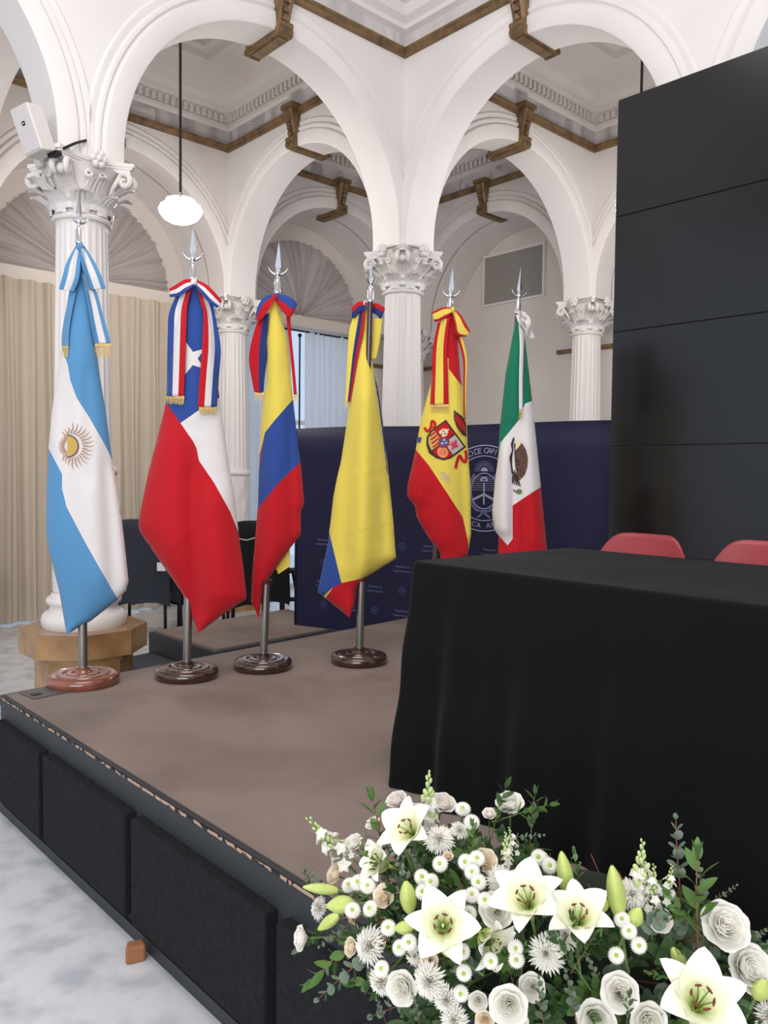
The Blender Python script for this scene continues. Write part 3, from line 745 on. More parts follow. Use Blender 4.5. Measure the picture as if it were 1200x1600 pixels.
# ------------------------------------------------------------------ table and cloth
TU = Vector((.753, .658)); TV = Vector((.658, -.753))
T0 = Vector((.108, 2.83)); TWD, TLN, ZTAB = .90, 2.2, 1.30
XT = Matrix.Translation((T0.x, T0.y, ZS)) @ Matrix.Rotation(math.atan2(TU.y, TU.x), 4, 'Z')    # x across, -y along
r = empty('folding_table', mw=XT); tag(r, 'long table hidden under the black cloth on the stage', 'table')
o = MB().box(.02, -TLN+.02, .71, TWD-.02, -.02, .737).build('table_top', M['black_board']); o.parent = r
for (x, y) in ((.08, -.25), (TWD-.08, -.25), (.08, -TLN+.25), (TWD-.08, -TLN+.25)):
    o = MB().tube([(x, y, 0), (x, y, .71)], .016, 8).build('leg', M['black_metal']); o.parent = r
def cloth():
    m = MB(); H = .75; rc = .03
    # perimeter of the rounded rectangle, arc length parameter
    per = []; cs = [(0, 0), (TWD, 0), (TWD, -TLN), (0, -TLN)]
    dirs = [(1, 0), (0, -1), (-1, 0), (0, 1)]; lens = [TWD, TLN, TWD, TLN]
    step = .018
    for q in range(4):
        x0, y0 = cs[q]; dx, dy = dirs[q]; n = int((lens[q]-2*rc)/step)
        for k in range(n+1):
            s_ = rc + (lens[q]-2*rc)*k/n
            per.append((x0+dx*s_, y0+dy*s_, -dirs[(q+1) % 4][0], -dirs[(q+1) % 4][1], min(s_, lens[q]-s_), q, s_))
        # corner arc
        c0 = (x0+dx*(lens[q]-rc) + dirs[(q+1) % 4][0]*rc, y0+dy*(lens[q]-rc)+dirs[(q+1) % 4][1]*rc)
        n1 = (-dirs[(q+1) % 4][0], -dirs[(q+1) % 4][1]); n2 = dirs[q]
        for k in range(1, 6):
            a = PI/2*k/6; nx = n1[0]*math.cos(a)+n2[0]*math.sin(a); ny = n1[1]*math.cos(a)+n2[1]*math.sin(a)
            per.append((c0[0]+rc*nx, c0[1]+rc*ny, nx, ny, 0, q, lens[q]))
    n = len(per); rows = 26; vs = []
    for j in range(rows+1):
        v = j/rows
        for i, (x, y, nx, ny, dc, q, s_) in enumerate(per):
            if j < 3:
                a = PI/2*j/3; off = .014*math.sin(a); z = H - .014*(1-math.cos(a)); fo = 0
            else:
                h = (j-3)/(rows-3); z = (H-.014)*(1-h) + .004*0
                corner = math.exp(-(dc/.13)**2)
                fo = h*(.020*math.sin(s_*17+q*2+.7*math.sin(h*2+s_*3)) + .010*math.sin(s_*41+q+h*1.5)) * (1-.6*corner)
                off = .014 + .012*h + .018*corner*h**.8 + fo - .03*math.exp(-((dc-.17)/.06)**2)*h
                off += .004*math.sin(z*21+s_*5)*min(1, h*3)
            hh = 0 if j < 3 else h
            vs.append((x+nx*off - .13*hh*math.exp(-x/.3), y+ny*off - .065*hh*math.exp(y/.3), max(z, .003)))
    fs = [(j*n+i, j*n+(i+1) % n, (j+1)*n+(i+1) % n, (j+1)*n+i) for j in range(rows) for i in range(n)]
    o = len(vs); inner = []
    for i, p in enumerate(per):
        vs.append((p[0]-p[2]*.0, p[1]-p[3]*.0, H))
    m.add(vs, fs)
    # gently rippled top
    def fn(a, b):
        x = TWD*a; y = -TLN*b; e = min(a*TWD, (1-a)*TWD, b*TLN, (1-b)*TLN)
        return (x, y, H + min(1, e/.1)*(.0035*math.sin(x*9+y*4)+.0025*math.sin(y*17-x*6)))
    m.grid(fn, 24, 48)
    return m
o = cloth().build('tablecloth', M['black_cloth'], mw=XT, smooth=True); tag(o, 'floor-length black cloth draped over the long table on the stage', 'tablecloth')

# red shell chairs behind the table
def chair(mw, label, first=[None]):
    if first[0]: return tag(copy_tree(first[0], mw), label)
    r = empty('shell_chair', mw=mw); first[0] = r
    tag(r, label, 'chair', 'red chairs behind the black table')
    def back(a, b):     # x across, facing -y
        x = (a-.5)*.455*(1-.10*b**6); e = abs(a-.5)*2
        z = .44 + .36*b - .085*(max(0, e-.45)/.55)**2.6*max(0, b-.45)/.55
        y = .19 + .07*b - .055*e*e
        return (x, y, z)
    m = MB(); m.grid(back, 18, 14); m.grid(lambda a, b: tuple(Vector(back(a, b))+Vector((0, .014, 0))), 18, 14)
    for (f1) in (lambda t: (0, t), lambda t: (1, t), lambda t: (t, 1), lambda t: (t, 0)):
        m.grid(lambda a, b, f1=f1: tuple(Vector(back(*f1(a)))+Vector((0, .014*b, 0))), 18, 1)
    o = m.build('backrest', M['red_shell'], smooth=True); o.parent = r
    m = MB()
    def seat(a, b): return ((a-.5)*.43*(1-.1*b**4), .20-.42*b, .445 - .02*math.sin(PI*b)*(1-(2*a-1)**2) - .03*b**5)
    m.grid(seat, 14, 12); m.grid(lambda a, b: tuple(Vector(seat(a, b))-Vector((0, 0, .014))), 14, 12)
    for (f1) in (lambda t: (0, t), lambda t: (1, t), lambda t: (t, 1), lambda t: (t, 0)):
        m.grid(lambda a, b, f1=f1: tuple(Vector(seat(*f1(a)))-Vector((0, 0, .014*b))), 14, 1)
    o = m.build('seat', M['red_shell'], smooth=True); o.parent = r
    for (sx, sy) in ((-1, -1), (1, -1), (-1, 1), (1, 1)):
        o = MB().tube([(sx*.16, sy*.12, .43), (sx*.21, sy*.17+.0, .02), (sx*.212, sy*.172, 0)], .011, 8).build('leg', M['chrome'], smooth=True); o.parent = r
    for sx in (-1, 1):
        o = MB().tube([(sx*.16, .12, .43), (sx*.17, .20, .47), (sx*.17, .245, .60)], .010, 8).build('back_strut', M['chrome'], smooth=True); o.parent = r
    return r
RC = math.atan2(TU.y, TU.x) - PI/2
for (px, d, lb) in ((1010, 3.60, 'red plastic shell chair behind the black table, near the video wall edge'), (1204, 3.24, 'red plastic shell chair cut by the right edge of the frame')):
    p = at(px, 840, d); q = Vector((p.x, p.y, ZS)) - Vector((TU.x, TU.y, 0))*.25
    chair(Matrix.Translation(q) @ Matrix.Rotation(RC, 4, 'Z'), lb)

# ------------------------------------------------------------------ dark jacket chairs behind the flags
def draped_chair(x, y, rz, wdt, hgt, label, jacket):
    r = empty('wooden_chair', (x, y, 0), rz); tag(r, label, 'chair')
    for sx in (-1, 1):
        for sy in (-1, 1):
            h = hgt-.06 if sy > 0 else .45
            o = MB().tube([(sx*wdt*.44, sy*.2, 0), (sx*wdt*.42, sy*.19, h)], [.016, .02], 8).build('leg', M['black_metal'], smooth=True); o.parent = r
    o = MB().box(-wdt*.46, -.22, .44, wdt*.46, .22, .49).build('seat', M['black_fabric'], bevel=.015); o.parent = r
    o = MB().box(-wdt*.44, .17, .6, wdt*.44, .21, hgt-.06).build('backrest', M['black_fabric'], bevel=.015); o.parent = r
    m = MB()
    def fn(a, b):
        u = (a-.5)*2; L_ = 1.75*b-.87          # over the backrest: front hem -> top -> back hem
        k = max(-1, min(1, L_/.10)); y_ = .19 + (.075 if k > 0 else -.075)*abs(k)**.6*(1 if k else 0)
        z_ = hgt - max(0, abs(L_)-.04)*.98 - .10*abs(u)**3.5 - .02*math.sin(a*19)*abs(b-.5)
        y_ += .03*math.sin(a*11+b*4)*abs(b-.5)*2 + (.05*abs(L_) if L_ > 0 else -.10*abs(L_))
        return (wdt*.53*u*(1+.10*abs(L_)), y_, max(.32 + .05*math.sin(a*6), z_))
    m.grid(fn, 30, 44); o = m.build('draped_jacket', M[jacket], parent=None, mw=Matrix.Translation((x, y, 0)) @ Matrix.Rotation(rz, 4, 'Z'), smooth=True)
    sm = o.modifiers.new('s', 'SOLIDIFY'); sm.thickness = .01
    return r, o
r, j = draped_chair(-2.36, 8.0, math.radians(172), .64, 1.15, 'black chair standing behind the stage between the first two flags', 'navy_jacket')
tag(j, 'dark navy jacket with pale piping draped over the chair back between the first two flags', 'jacket'); j.name = 'jacket'
m = MB().tube([tuple(at(x, y, 7.76)) for x, y in crom([(190, 828), (200, 840), (203, 860), (206, 872), (213, 868)], 5)], .007, 6); o = m.build('piping', M['piping'])
o.parent = j; o.matrix_parent_inverse = j.matrix_world.inverted()
r, j = draped_chair(-1.28, 8.1, math.radians(184), .60, 1.14, 'black chair standing behind the second and third flags', 'black_fabric')
tag(j, 'black padded cover with pale seam hung over the chair behind the third flag', 'cover'); j.name = 'chair_cover'
m = MB().tube([tuple(at(x, y, 7.78)) for x, y in crom([(368, 841), (380, 843), (386, 844), (396, 841), (404, 840)], 4)], .006, 6); o = m.build('piping', M['piping'])
o.parent = j; o.matrix_parent_inverse = j.matrix_world.inverted()
r, j = draped_chair(-1.86, 8.45, math.radians(176), .54, 1.02, 'black chair mostly hidden behind the large red flag', 'black_fabric')
tag(j, 'black jacket hung over the chair hidden behind the large red flag', 'jacket'); j.name = 'jacket'
# folded black table frames
r = empty('folding_trestle', (-1.02, 7.95, 0)); tag(r, 'black metal trestle with crossed legs left of the navy banner', 'trestle')
o = MB().tube([(-.42, 0, .62), (.34, 0, .66)], .028, 8).build('top_bar', M['black_metal']); o.parent = r
o = MB().tube([(-.42, .05, .34), (.34, .05, .36)], .022, 8).build('stretcher', M['black_metal']); o.parent = r
for (a, b) in ((-.35, -.15), (.12, .24), (.30, .18)):
    o = MB().tube([(a, 0, .64), (b, 0, 0)], .014, 8).build('leg', M['black_metal']); o.parent = r
p = at(252, 884, 7.6); o = MB().box(-.04, -.002, -.05, .04, .002, .03).build('paper_sheet', M['paper'], mw=Matrix.Translation(p)); tag(o, 'small white sheet of paper at the edge of the red flag, on the dark chairs', 'paper')

# ------------------------------------------------------------------ flags on poles
def interp(pts, y):
    if y <= pts[0][1]: return pts[0][0]
    for a, b in zip(pts, pts[1:]):
        if a[1] <= y <= b[1]: return a[0] + (b[0]-a[0])*(y-a[1])/max(1e-6, b[1]-a[1])
    return pts[-1][0]
def inside(poly, x, y):
    c = False; n = len(poly)
    for i in range(n):
        x0, y0 = poly[i-1]; x1, y1 = poly[i]
        if (y0 > y) != (y1 > y) and x < x0 + (x1-x0)*(y-y0)/(y1-y0): c = not c
    return c
def dense(poly, step):
    out = []
    for i in range(len(poly)):
        a = poly[i]; b = poly[(i+1) % len(poly)]; L_ = math.hypot(b[0]-a[0], b[1]-a[1]); n = max(1, int(L_/step))
        for k in range(n): out.append((a[0]+(b[0]-a[0])*k/n, a[1]+(b[1]-a[1])*k/n))
    return out
def cdt(polys, pts):
    vs = []; fs = []
    for p in polys:
        if sum(p[i-1][0]*p[i][1]-p[i][0]*p[i-1][1] for i in range(len(p))) < 0: p = p[::-1]
        o = len(vs); vs += [Vector(q) for q in p]; fs.append(list(range(o, o+len(p))))
    vs += [Vector(q) for q in pts]
    return delaunay_2d_cdt(vs, [], fs, 1, .02)
class Flag:
    def __init__(s, d, left, right, folds=(), bk=.30, bmin=.03, bot=()):
        s.d = d; s.l = left; s.r = right; s.folds = folds; s.bk = bk; s.bmin = bmin
        s.poly = list(left) + list(bot) + list(reversed(right))
        s.y0 = left[0][1]; s.y1 = max(p[1] for p in s.poly)
        s.rr = list(right)
        s.scan = {}
    def span(s, y):
        k = round(y)
        if k in s.scan: return s.scan[k]
        xs = []; n = len(s.poly); yy = k + .37
        yy = min(max(yy, s.y0+.4), s.y1-6)
        for i in range(n):
            x0, y0 = s.poly[i-1]; x1, y1 = s.poly[i]
            if (y0 > yy) != (y1 > yy): xs.append(x0 + (x1-x0)*(yy-y0)/(y1-y0))
        s.scan[k] = (min(xs), max(xs)); return s.scan[k]
    def half(s, y):
        # smoothed half width so that bends in the outline do not print through as creases
        tot = 0
        for q in (-24, -12, 0, 12, 24):
            a, b = s.span(min(max(y+q, s.y0+1), s.y1-8)); tot += (b-a)/2
        return tot/5
    def depth(s, x, y, back=False):
        a, b = s.span(y); t = max(-1, min(1, 2*(x-a)/(b-a)-1)); h = s.half(y)*s.d/F_PX
        g = s.bmin + (s.bk*h if h*s.bk < .07 else .07)
        e = (1-t*t)**.5 if t*t < 1 else 0
        if back: return s.d + .8*g*e
        f = 0
        for (x0, y0, x1, y1, wd, am) in s.folds:
            if y1 == y0: continue
            q = (y-y0)/(y1-y0)
            if q < -.05 or q > 1.05: continue
            xc = x0+(x1-x0)*q; k = math.exp(-((x-xc)/wd)**2) * min(1, max(0, (q+.05)*5)) * min(1, max(0, (1.05-q)*8))
            f += am*k
        return s.d - g*e - f*min(1, e*1.6)
    def build(s, name, regions, base, parent=None):
        order = [base]
        polys = [dense(s.poly, 5)] + [dense(p, 6) for _, p in regions]
        pts = []
        xa = min(p[0] for p in s.poly); xb = max(p[0] for p in s.poly); rnd = random.Random(3)
        y = s.y0+2; row = 0
        while y < s.y1:
            x = xa + (2.2 if row % 2 else 0)
            while x < xb:
                if inside(s.poly, x, y): pts.append((x+rnd.uniform(-.3, .3), y+rnd.uniform(-.3, .3)))
                x += 4.4
            y += 5; row += 1
        v, e, f, ov, oe, of = cdt(polys, pts)
        mats = [base]
        for k, _ in regions:
            if k not in mats: mats.append(k)
        m = MB(); faces = []; mi = []
        for fa, src in zip(f, of):
            if 0 not in src: continue
            k = max(src); faces.append(tuple(fa)); mi.append(0 if k == 0 else mats.index(regions[k-1][0]))
        for back in (False, True):
            vv = [at(p.x, p.y, s.depth(p.x, p.y, back)) for p in v]
            o = len(m.v); m.v += [tuple(p) for p in vv]; m.f += [tuple(i+o for i in fa) for fa in faces]; m.mi += mi
        ob = m.build(name, [M[k] for k in mats], parent, smooth=True)
        return ob
    def decal(s, name, polys, matkey, parent, off=.003, cell=4):
        m = MB()
        for p in polys:
            p = dense(p, 3); x0, x1 = min(q[0] for q in p), max(q[0] for q in p); y0, y1 = min(q[1] for q in p), max(q[1] for q in p)
            pts = []; y = y0
            while y < y1:
                x = x0
                while x < x1:
                    if inside(p, x, y): pts.append((x, y))
                    x += cell
                y += cell
            v, e, f, *_ = cdt([p], pts)
            o = len(m.v); m.v += [tuple(at(q.x, q.y, s.depth(q.x, q.y)-off)) for q in v]; m.f += [tuple(i+o for i in fa) for fa in f]; m.mi += [0]*len(f)
        o = m.build(name, M[matkey]); o.parent = parent; return o
def star(cx, cy, r, rot=0, inner=.4, n=5):
    return [(cx + (r if k % 2 == 0 else r*inner)*math.cos(rot+PI*k/n), cy + (r if k % 2 == 0 else r*inner)*math.sin(rot+PI*k/n)) for k in range(2*n)]
def circ(cx, cy, rx, ry=None, a0=0, a1=2*PI, n=24): 
    ry = ry or rx; full = abs(a1-a0-2*PI) < 1e-6
    return [(cx+rx*math.cos(a0+(a1-a0)*k/n), cy+ry*math.sin(a0+(a1-a0)*k/n)) for k in range(n + (0 if full else 1))]
def thick(p, w):
    L_ = []; R2 = []
    for i, q in enumerate(p):
        a = p[max(i-1, 0)]; b = p[min(i+1, len(p)-1)]; dx, dy = b[0]-a[0], b[1]-a[1]; k = math.hypot(dx, dy) or 1
        ww = w if not isinstance(w, (list, tuple)) else w[i]
        L_.append((q[0]-dy/k*ww/2, q[1]+dx/k*ww/2)); R2.append((q[0]+dy/k*ww/2, q[1]-dx/k*ww/2))
    return L_ + R2[::-1]

# pole
def make_pole(bx, by, topx, topy, rb, wood, label, crot=0, tube_h=.47):
    r = empty('flagpole', (bx, by, ZS)); tag(r, label, 'flagpole', 'flagpoles on round turned wooden bases')
    T = at(topx, topy, by) - Vector((bx, by, ZS)); H = T.z
    def pt(z): return Vector((T.x*z/H, 0, z))
    m = MB().lathe([(rb*.95, 0), (rb, .012), (rb, .034), (rb*.95, .048), (rb*.86, .054), (rb*.80, .050), (rb*.74, .050), (rb*.70, .057), (rb*.58, .058), (rb*.54, .051), (rb*.48, .051), (rb*.44, .059), (rb*.33, .061), (rb*.29, .053), (rb*.24, .054), (rb*.20, .066), (.028, .072)], 56)
    o = m.build('turned_base', M[wood], r, smooth='auto')
    m = MB().tube([pt(.05), pt(tube_h)], .0215, 20); m.build('steel_tube', M['steel'], r, smooth='auto')
    m = MB().tube([pt(.06), pt(.085)], .030, 20); m.build('socket_ring', M[wood], r, smooth='auto')
    m = MB().tube([pt(tube_h-.01), pt(tube_h+.012), pt(tube_h+.014), pt(tube_h+.035)], [.031, .033, .024, .02], 16); m.build('collar', M['pole_wood'], r, smooth='auto')
    m = MB().tube([pt(tube_h+.02), pt(H-.26)], [.019, .015], 14); m.build('wooden_pole', M['pole_wood'], r, smooth='auto')
    f = empty('finial'); f.parent = r; f.location = pt(H-.27); f.rotation_euler = (0, math.atan2(T.x, H), 0)
    fm = empty('f')
    bpy.data.objects.remove(fm)
    bpy.data.objects.remove(f)
    X = Matrix.Translation(pt(H-.27)) @ Matrix.Rotation(math.atan2(T.x, H), 4, 'Y') @ Matrix.Rotation(crot, 4, 'Z')
    m = MB().lathe([(.017, 0), (.018, .01), (.0165, .015), (.0165, .06), (.013, .068), (.009, .085), (.010, .092), (.016, .100), (.016, .106), (.008, .114), (.007, .13)], 20, X)
    so = m.build('finial_socket', M['chrome'], r, smooth='auto')
    m = MB(); pts = []; rr = []
    for i in range(17):
        a = PI*(1.08 + .84*i/16); pts.append((.052*math.cos(a), 0, .148+.050*math.sin(a))); rr.append(.0065*(1-abs(i-8)/8.6)+.0012)
    m.tube(pts, rr, 8, X); m.build('finial_crescent', M['chrome'], r, smooth=True)
    zb = .118
    prof = [(.005, 0), (.016, .022), (.013, .05), (.009, .085), (.0055, .12), (.0006, .153)]
    vs = []; fs = []
    for (w_, z_) in prof: vs += [(w_, 0, zb+z_), (0, w_*.45, zb+z_), (-w_, 0, zb+z_), (0, -w_*.45, zb+z_)]
    for j in range(len(prof)-1):
        for i in range(4): fs.append((j*4+i, j*4+(i+1) % 4, (j+1)*4+(i+1) % 4, (j+1)*4+i))
    MB().add(vs, fs, X).build('finial_blade', M['chrome'], r)
    return r
POLES = [(-1.487, 3.965, 123, 292, .173, 'wood_red', 'leftmost flagpole on a reddish wooden base, with the sky blue and white flag', .9),
         (-1.007, 4.112, 302, 352, .160, 'wood_dark', 'second flagpole from the left on a dark wooden base, with the star flag', .1),
         (-.646, 4.321, 436, 378, .158, 'wood_dark', 'third flagpole from the left on a shiny dark base, with the yellow blue red flag', .15),
         (-.131, 4.479, 581, 394, .158, 'wood_dark', 'fourth flagpole from the left, its dark pole top standing clear of the yellow flag', 1.0),
         (.288, 4.86, 707, 418, .158, 'wood_dark', 'fifth flagpole, behind the left end of the black table, with the red and yellow flag', 0),
         (.668, 4.82, 814, 418, .158, 'wood_dark', 'rightmost flagpole, behind the black table, with the green white red flag', .4)]
for p in POLES: make_pole(*p)

def ribbon_strip(fl, name, secs, stripes, parent, over=.012, n=7, wave=0.0, lift=0):
    """secs: list of (xl,yl,xr,yr[,extra]); stripes: list of (upto fraction, material)"""
    q = crom([tuple(s_) + ((0,) if len(s_) == 4 else ()) for s_ in secs], n)
    mats = []
    for _, k in stripes:
        if k not in mats: mats.append(k)
    cuts = [0]
    for f_, _ in stripes:
        c0 = cuts[-1]; st = max(2, int(round((f_-c0)*9)))
        cuts += [c0+(f_-c0)*(i+1)/st for i in range(st)]
    m = MB()
    for row in q:
        xl, yl, xr, yr, ex = row
        for c in cuts:
            x = xl+(xr-xl)*c; y = yl+(yr-yl)*c
            dd = fl.depth(x, max(y, fl.y0+2)) - over - ex - lift - wave*math.sin(c*5+y*.03) - .004*math.sin(PI*c)
            m.v.append(tuple(at(x, y, dd)))
    W_ = len(cuts)
    for j in range(len(q)-1):
        for i in range(W_-1):
            cm = (cuts[i]+cuts[i+1])/2
            k = next(kk for f_, kk in stripes if cm <= f_)
            m.f.append((j*W_+i, j*W_+i+1, (j+1)*W_+i+1, (j+1)*W_+i)); m.mi.append(mats.index(k))
    o = m.build(name, [M[k] for k in mats], smooth=True); o.parent = parent
    s_ = o.modifiers.new('s', 'SOLIDIFY'); s_.thickness = .0016; s_.offset = 1
    return o
def fringe(fl, xl, xr, y0, y1, parent, over=.013, band=3, yl=None):
    m = MB(); n = max(3, int((xr-xl)/1.5)); rnd = random.Random(int(xl))
    for i in range(n):
        x = xl + (xr-xl)*(i+.5)/n; d_ = fl.depth(x, min(y0, fl.y1-10)) - over; j = rnd.uniform(-1.2, 1.2)
        m.tube([at(x, y0-1, d_), at(x+j*.4, (y0+y1)/2, d_+rnd.uniform(-.002, .002)), at(x+j, y1+rnd.uniform(-2, 1), d_)], .0019, 4)
    d_ = fl.depth((xl+xr)/2, y0) - over
    vs = [at(x, y, fl.depth(x, min(y0, fl.y1-10))-over-.002) for x in (xl, (xl+xr)/2, xr) for y in (y0-1.5, y0+band)]
    m.add(vs, [(0, 1, 3, 2), (2, 3, 5, 4)])
    o = m.build('fringe', M['fringe']); o.parent = parent; return o
def knot(fl, x, y, r_, mk, parent, over=.02):
    m = MB(); c = at(x, y, fl.depth(x, y)-over); m.ball((0, 0, 0), r_, 14, 10, (1, .8, 1.15))
    o = m.build('knot', M[mk], smooth=True, mw=Matrix.Translation(c)); 
    o.parent = parent; return o
def bow(label): 
    r = empty('ribbon_bow'); return tag(r, label, 'ribbon', 'ceremonial ribbon bows tied at the tops of the flags')

# 1 sky blue and white
F1 = Flag(3.965, [(119, 384), (112, 430), (104, 480), (98, 530), (95, 548), (87, 595), (80, 655), (76, 697), (73, 772), (72, 829), (75, 855), (93, 927), (104, 992)],
          [(131, 384), (136, 430), (142, 480), (148, 532), (156, 587), (165, 640), (172, 695), (177, 727), (184, 770), (191, 817), (197, 870), (201, 909), (197, 923)],
          [(118, 500, 150, 940, 26, .030), (86, 640, 100, 960, 13, .016), (165, 700, 178, 930, 12, -.018), (134, 560, 140, 760, 10, -.012)],
          bot=[(125, 979), (141, 971), (184, 937)])
f1 = F1.build('flag', [('f_white', [(60, 540), (96, 540), (106, 571), (110, 595), (120, 622), (140, 653), (165, 697), (178, 724), (220, 730), (220, 930), (184, 936), (157, 890), (129, 840), (104, 792), (97, 764), (97, 741), (76, 701), (60, 690)])], 'f_sky')
tag(f1, 'sky blue and white banded flag with a golden sun, hanging on the leftmost pole', 'flag', 'national flags hanging on poles')
F1.decal('sun_disc', [circ(105, 697, 17, 17, -PI/2, PI/2)], 'e_gold', f1, .006)
F1.decal('sun_outline', [thick(circ(105, 697, 17, 17, -PI/2, PI/2), 1.6)], 'e_brown', f1, .0075)
rays = []
for k in range(30):
    a = 2*PI*k/30; cx_, cy_ = 110, 697; r0 = 19 if math.cos(a) > -.2 else 12; r1 = (37 if math.cos(a) > 0 else 31 - 9*abs(math.cos(a)))
    if math.cos(a) < -.55: r0, r1 = 10, 19
    p = [(cx_+(r0+(r1-r0)*t)*math.cos(a)+1.1*math.sin(t*8)*math.sin(a), cy_+(r0+(r1-r0)*t)*math.sin(a)-1.1*math.sin(t*8)*math.cos(a)) for t in (0, .25, .5, .75, 1)]
    p = [q for q in p]
    rays.append(thick(p, [2.2, 2.0, 1.7, 1.2, .5]))
F1.decal('sun_rays', rays, 'e_ray', f1, .004)
b = bow('sky blue and white ribbon bow with gold fringed tails on the leftmost flag')
S = [(.30, 'f_sky'), (.72, 'f_white'), (1.0, 'f_sky')]
ribbon_strip(F1, 'tail', [(113, 455, 121, 450), (102, 490, 113, 484, .006), (97, 520, 108, 516, .004), (96, 541, 107, 541)], [(1.0, 'f_sky')], b)
ribbon_strip(F1, 'tail', [(126, 425, 140, 436, .004), (136, 468, 152, 460, .008), (141, 500, 162, 496, .006), (148, 538, 173, 536)], S, b, over=.018)
ribbon_strip(F1, 'loop', [(118, 384, 124, 388, .004), (104, 410, 126, 408, .020), (97, 434, 123, 436, .028), (92, 452, 115, 456, .018)], S, b, over=.02)
ribbon_strip(F1, 'loop', [(125, 388, 132, 384, .004), (127, 410, 146, 406, .020), (134, 434, 158, 430, .028), (140, 453, 165, 451, .018)], S, b, over=.024)
knot(F1, 125, 386, .018, 'f_sky', b)
fringe(F1, 97, 107, 541, 559, b); fringe(F1, 148, 173, 538, 558, b, over=.018)

# 2 blue canton with star, white and red
F2 = Flag(4.112, [(300, 441), (288, 455), (272, 520), (262, 600), (257, 640), (232, 737), (222, 785), (216, 820), (219, 832), (250, 877), (284, 926), (297, 957), (310, 989)],
          [(306, 441), (322, 470), (334, 520), (340, 600), (347, 650), (354, 700), (360, 740), (366, 775), (371, 815), (375, 850), (381, 890), (385, 930), (384, 937)],
          [(300, 700, 306, 975, 13, -.034), (262, 660, 262, 900, 22, .020), (335, 760, 345, 945, 22, .024), (300, 480, 304, 660, 20, .012), (240, 880, 330, 800, 5, .004)],
          bot=[(345, 963)])
f2 = F2.build('flag', [('f_blue', [(200, 430), (400, 430), (400, 590), (309, 642), (282, 661), (258, 628), (200, 600)]),
                       ('f_white', [(282, 661), (309, 642), (345, 620), (400, 600), (400, 830), (372, 830), (360, 800), (335, 755), (311, 720), (307, 700), (302, 690)]),
                       ('f_white', star(298, 560, 27, -PI+.02, .40))], 'f_red')
tag(f2, 'red white and blue flag with a white star on the blue canton', 'flag', 'national flags hanging on poles')
b = bow('long blue white and red striped ribbon bow over the star flag')
S = [(.34, 'f_blue'), (.68, 'f_white'), (1.0, 'f_red')]; Sr = [(.34, 'f_red'), (.68, 'f_white'), (1.0, 'f_blue')]
ribbon_strip(F2, 'tail', [(275, 462, 300, 448, .01), (264, 490, 293, 476, .012), (262, 520, 291, 510, .008), (261, 570, 289, 570, .006), (260, 619, 287, 619)], S, b, over=.016)
ribbon_strip(F2, 'tail', [(307, 447, 318, 448, .012), (314, 474, 332, 474, .014), (318, 492, 338, 502, .010), (316, 540, 345, 545, .008), (312, 590, 342, 590, .005), (309, 636, 339, 636)], Sr, b, over=.016)
ribbon_strip(F2, 'loop', [(304, 436, 304, 446, .006), (288, 437, 291, 455, .03), (274, 445, 280, 463, .035), (264, 451, 265, 464, .02)], Sr, b, over=.03)
ribbon_strip(F2, 'loop', [(304, 436, 305, 446, .006), (322, 444, 314, 458, .03), (336, 457, 328, 474, .03), (347, 471, 340, 481, .016)], Sr, b, over=.032)
knot(F2, 303, 441, .016, 'f_white', b, .03)
fringe(F2, 259, 288, 620, 632, b, over=.016); fringe(F2, 311, 339, 637, 648, b, over=.016)

# 3 yellow blue red
F3 = Flag(4.321, [(425, 466), (420, 480), (417, 500), (417, 555), (416, 600), (411, 624), (408, 663), (404, 742), (403, 789), (398, 849), (394, 900), (392, 940), (405, 967)],
          [(431, 466), (436, 480), (441, 500), (448, 527), (453, 575), (458, 624), (462, 660), (466, 700), (470, 725), (474, 772), (475, 787), (470, 800), (470, 835)],
          [(428, 500, 425, 900, 12, .022), (452, 640, 458, 860, 9, -.016), (404, 840, 408, 960, 6, -.012), (440, 600, 446, 720, 8, .01)],
          bot=[(410, 918), (450, 861)])
f3 = F3.build('flag', [('f_yellow', [(380, 450), (500, 450), (500, 600), (458, 624), (428, 658), (414, 676), (411, 690), (398, 740), (390, 700)]),
                       ('f_blue', [(411, 689), (414, 676), (428, 658), (458, 624), (500, 600), (500, 710), (470, 721), (433, 757), (404, 794), (380, 800), (380, 745), (404, 742)])], 'f_red')
tag(f3, 'yellow, blue and red banded flag, third from the left', 'flag', 'national flags hanging on poles')
m = MB(); vs = [at(x, y, 4.36) for x, y in ((428, 880), (452, 852), (453, 885), (435, 897))]; m.add(vs, [(0, 1, 2, 3)])
o = m.build('back_corner', M['f_yellow']); o.parent = f3; s_ = o.modifiers.new('s', 'SOLIDIFY'); s_.thickness = .002; o['label'] = 'yellow corner of the flag showing behind the red edge'
b = bow('red and blue ribbon bow on the yellow blue red flag')
S = [(.55, 'f_red'), (1.0, 'f_navy')]
ribbon_strip(F3, 'tail', [(403, 500, 420, 488, .01), (393, 532, 417, 528, .01), (389, 562, 417, 560, .006), (393, 590, 413, 596, .004), (397, 613, 412, 614)], S, b, over=.016)
ribbon_strip(F3, 'tail', [(447, 495, 453, 490, .008), (451, 530, 456, 530), (455, 570, 460, 570), (459, 618, 464, 618)], [(1.0, 'f_red')], b)
ribbon_strip(F3, 'loop', [(429, 459, 429, 470, .006), (414, 463, 420, 483, .03), (404, 476, 412, 496, .035), (399, 492, 403, 505, .02)], [(.34, 'f_blue'), (1, 'f_red')], b, over=.028)
ribbon_strip(F3, 'loop', [(430, 459, 430, 470, .006), (446, 461, 441, 485, .03), (458, 467, 452, 497, .03), (465, 475, 460, 486, .016)], [(.5, 'f_blue'), (1, 'f_red')], b, over=.028)
knot(F3, 429, 464, .015, 'f_red', b, .03)
fringe(F3, 398, 412, 614, 626, b, over=.016); fringe(F3, 459, 465, 618, 630, b, over=.014)

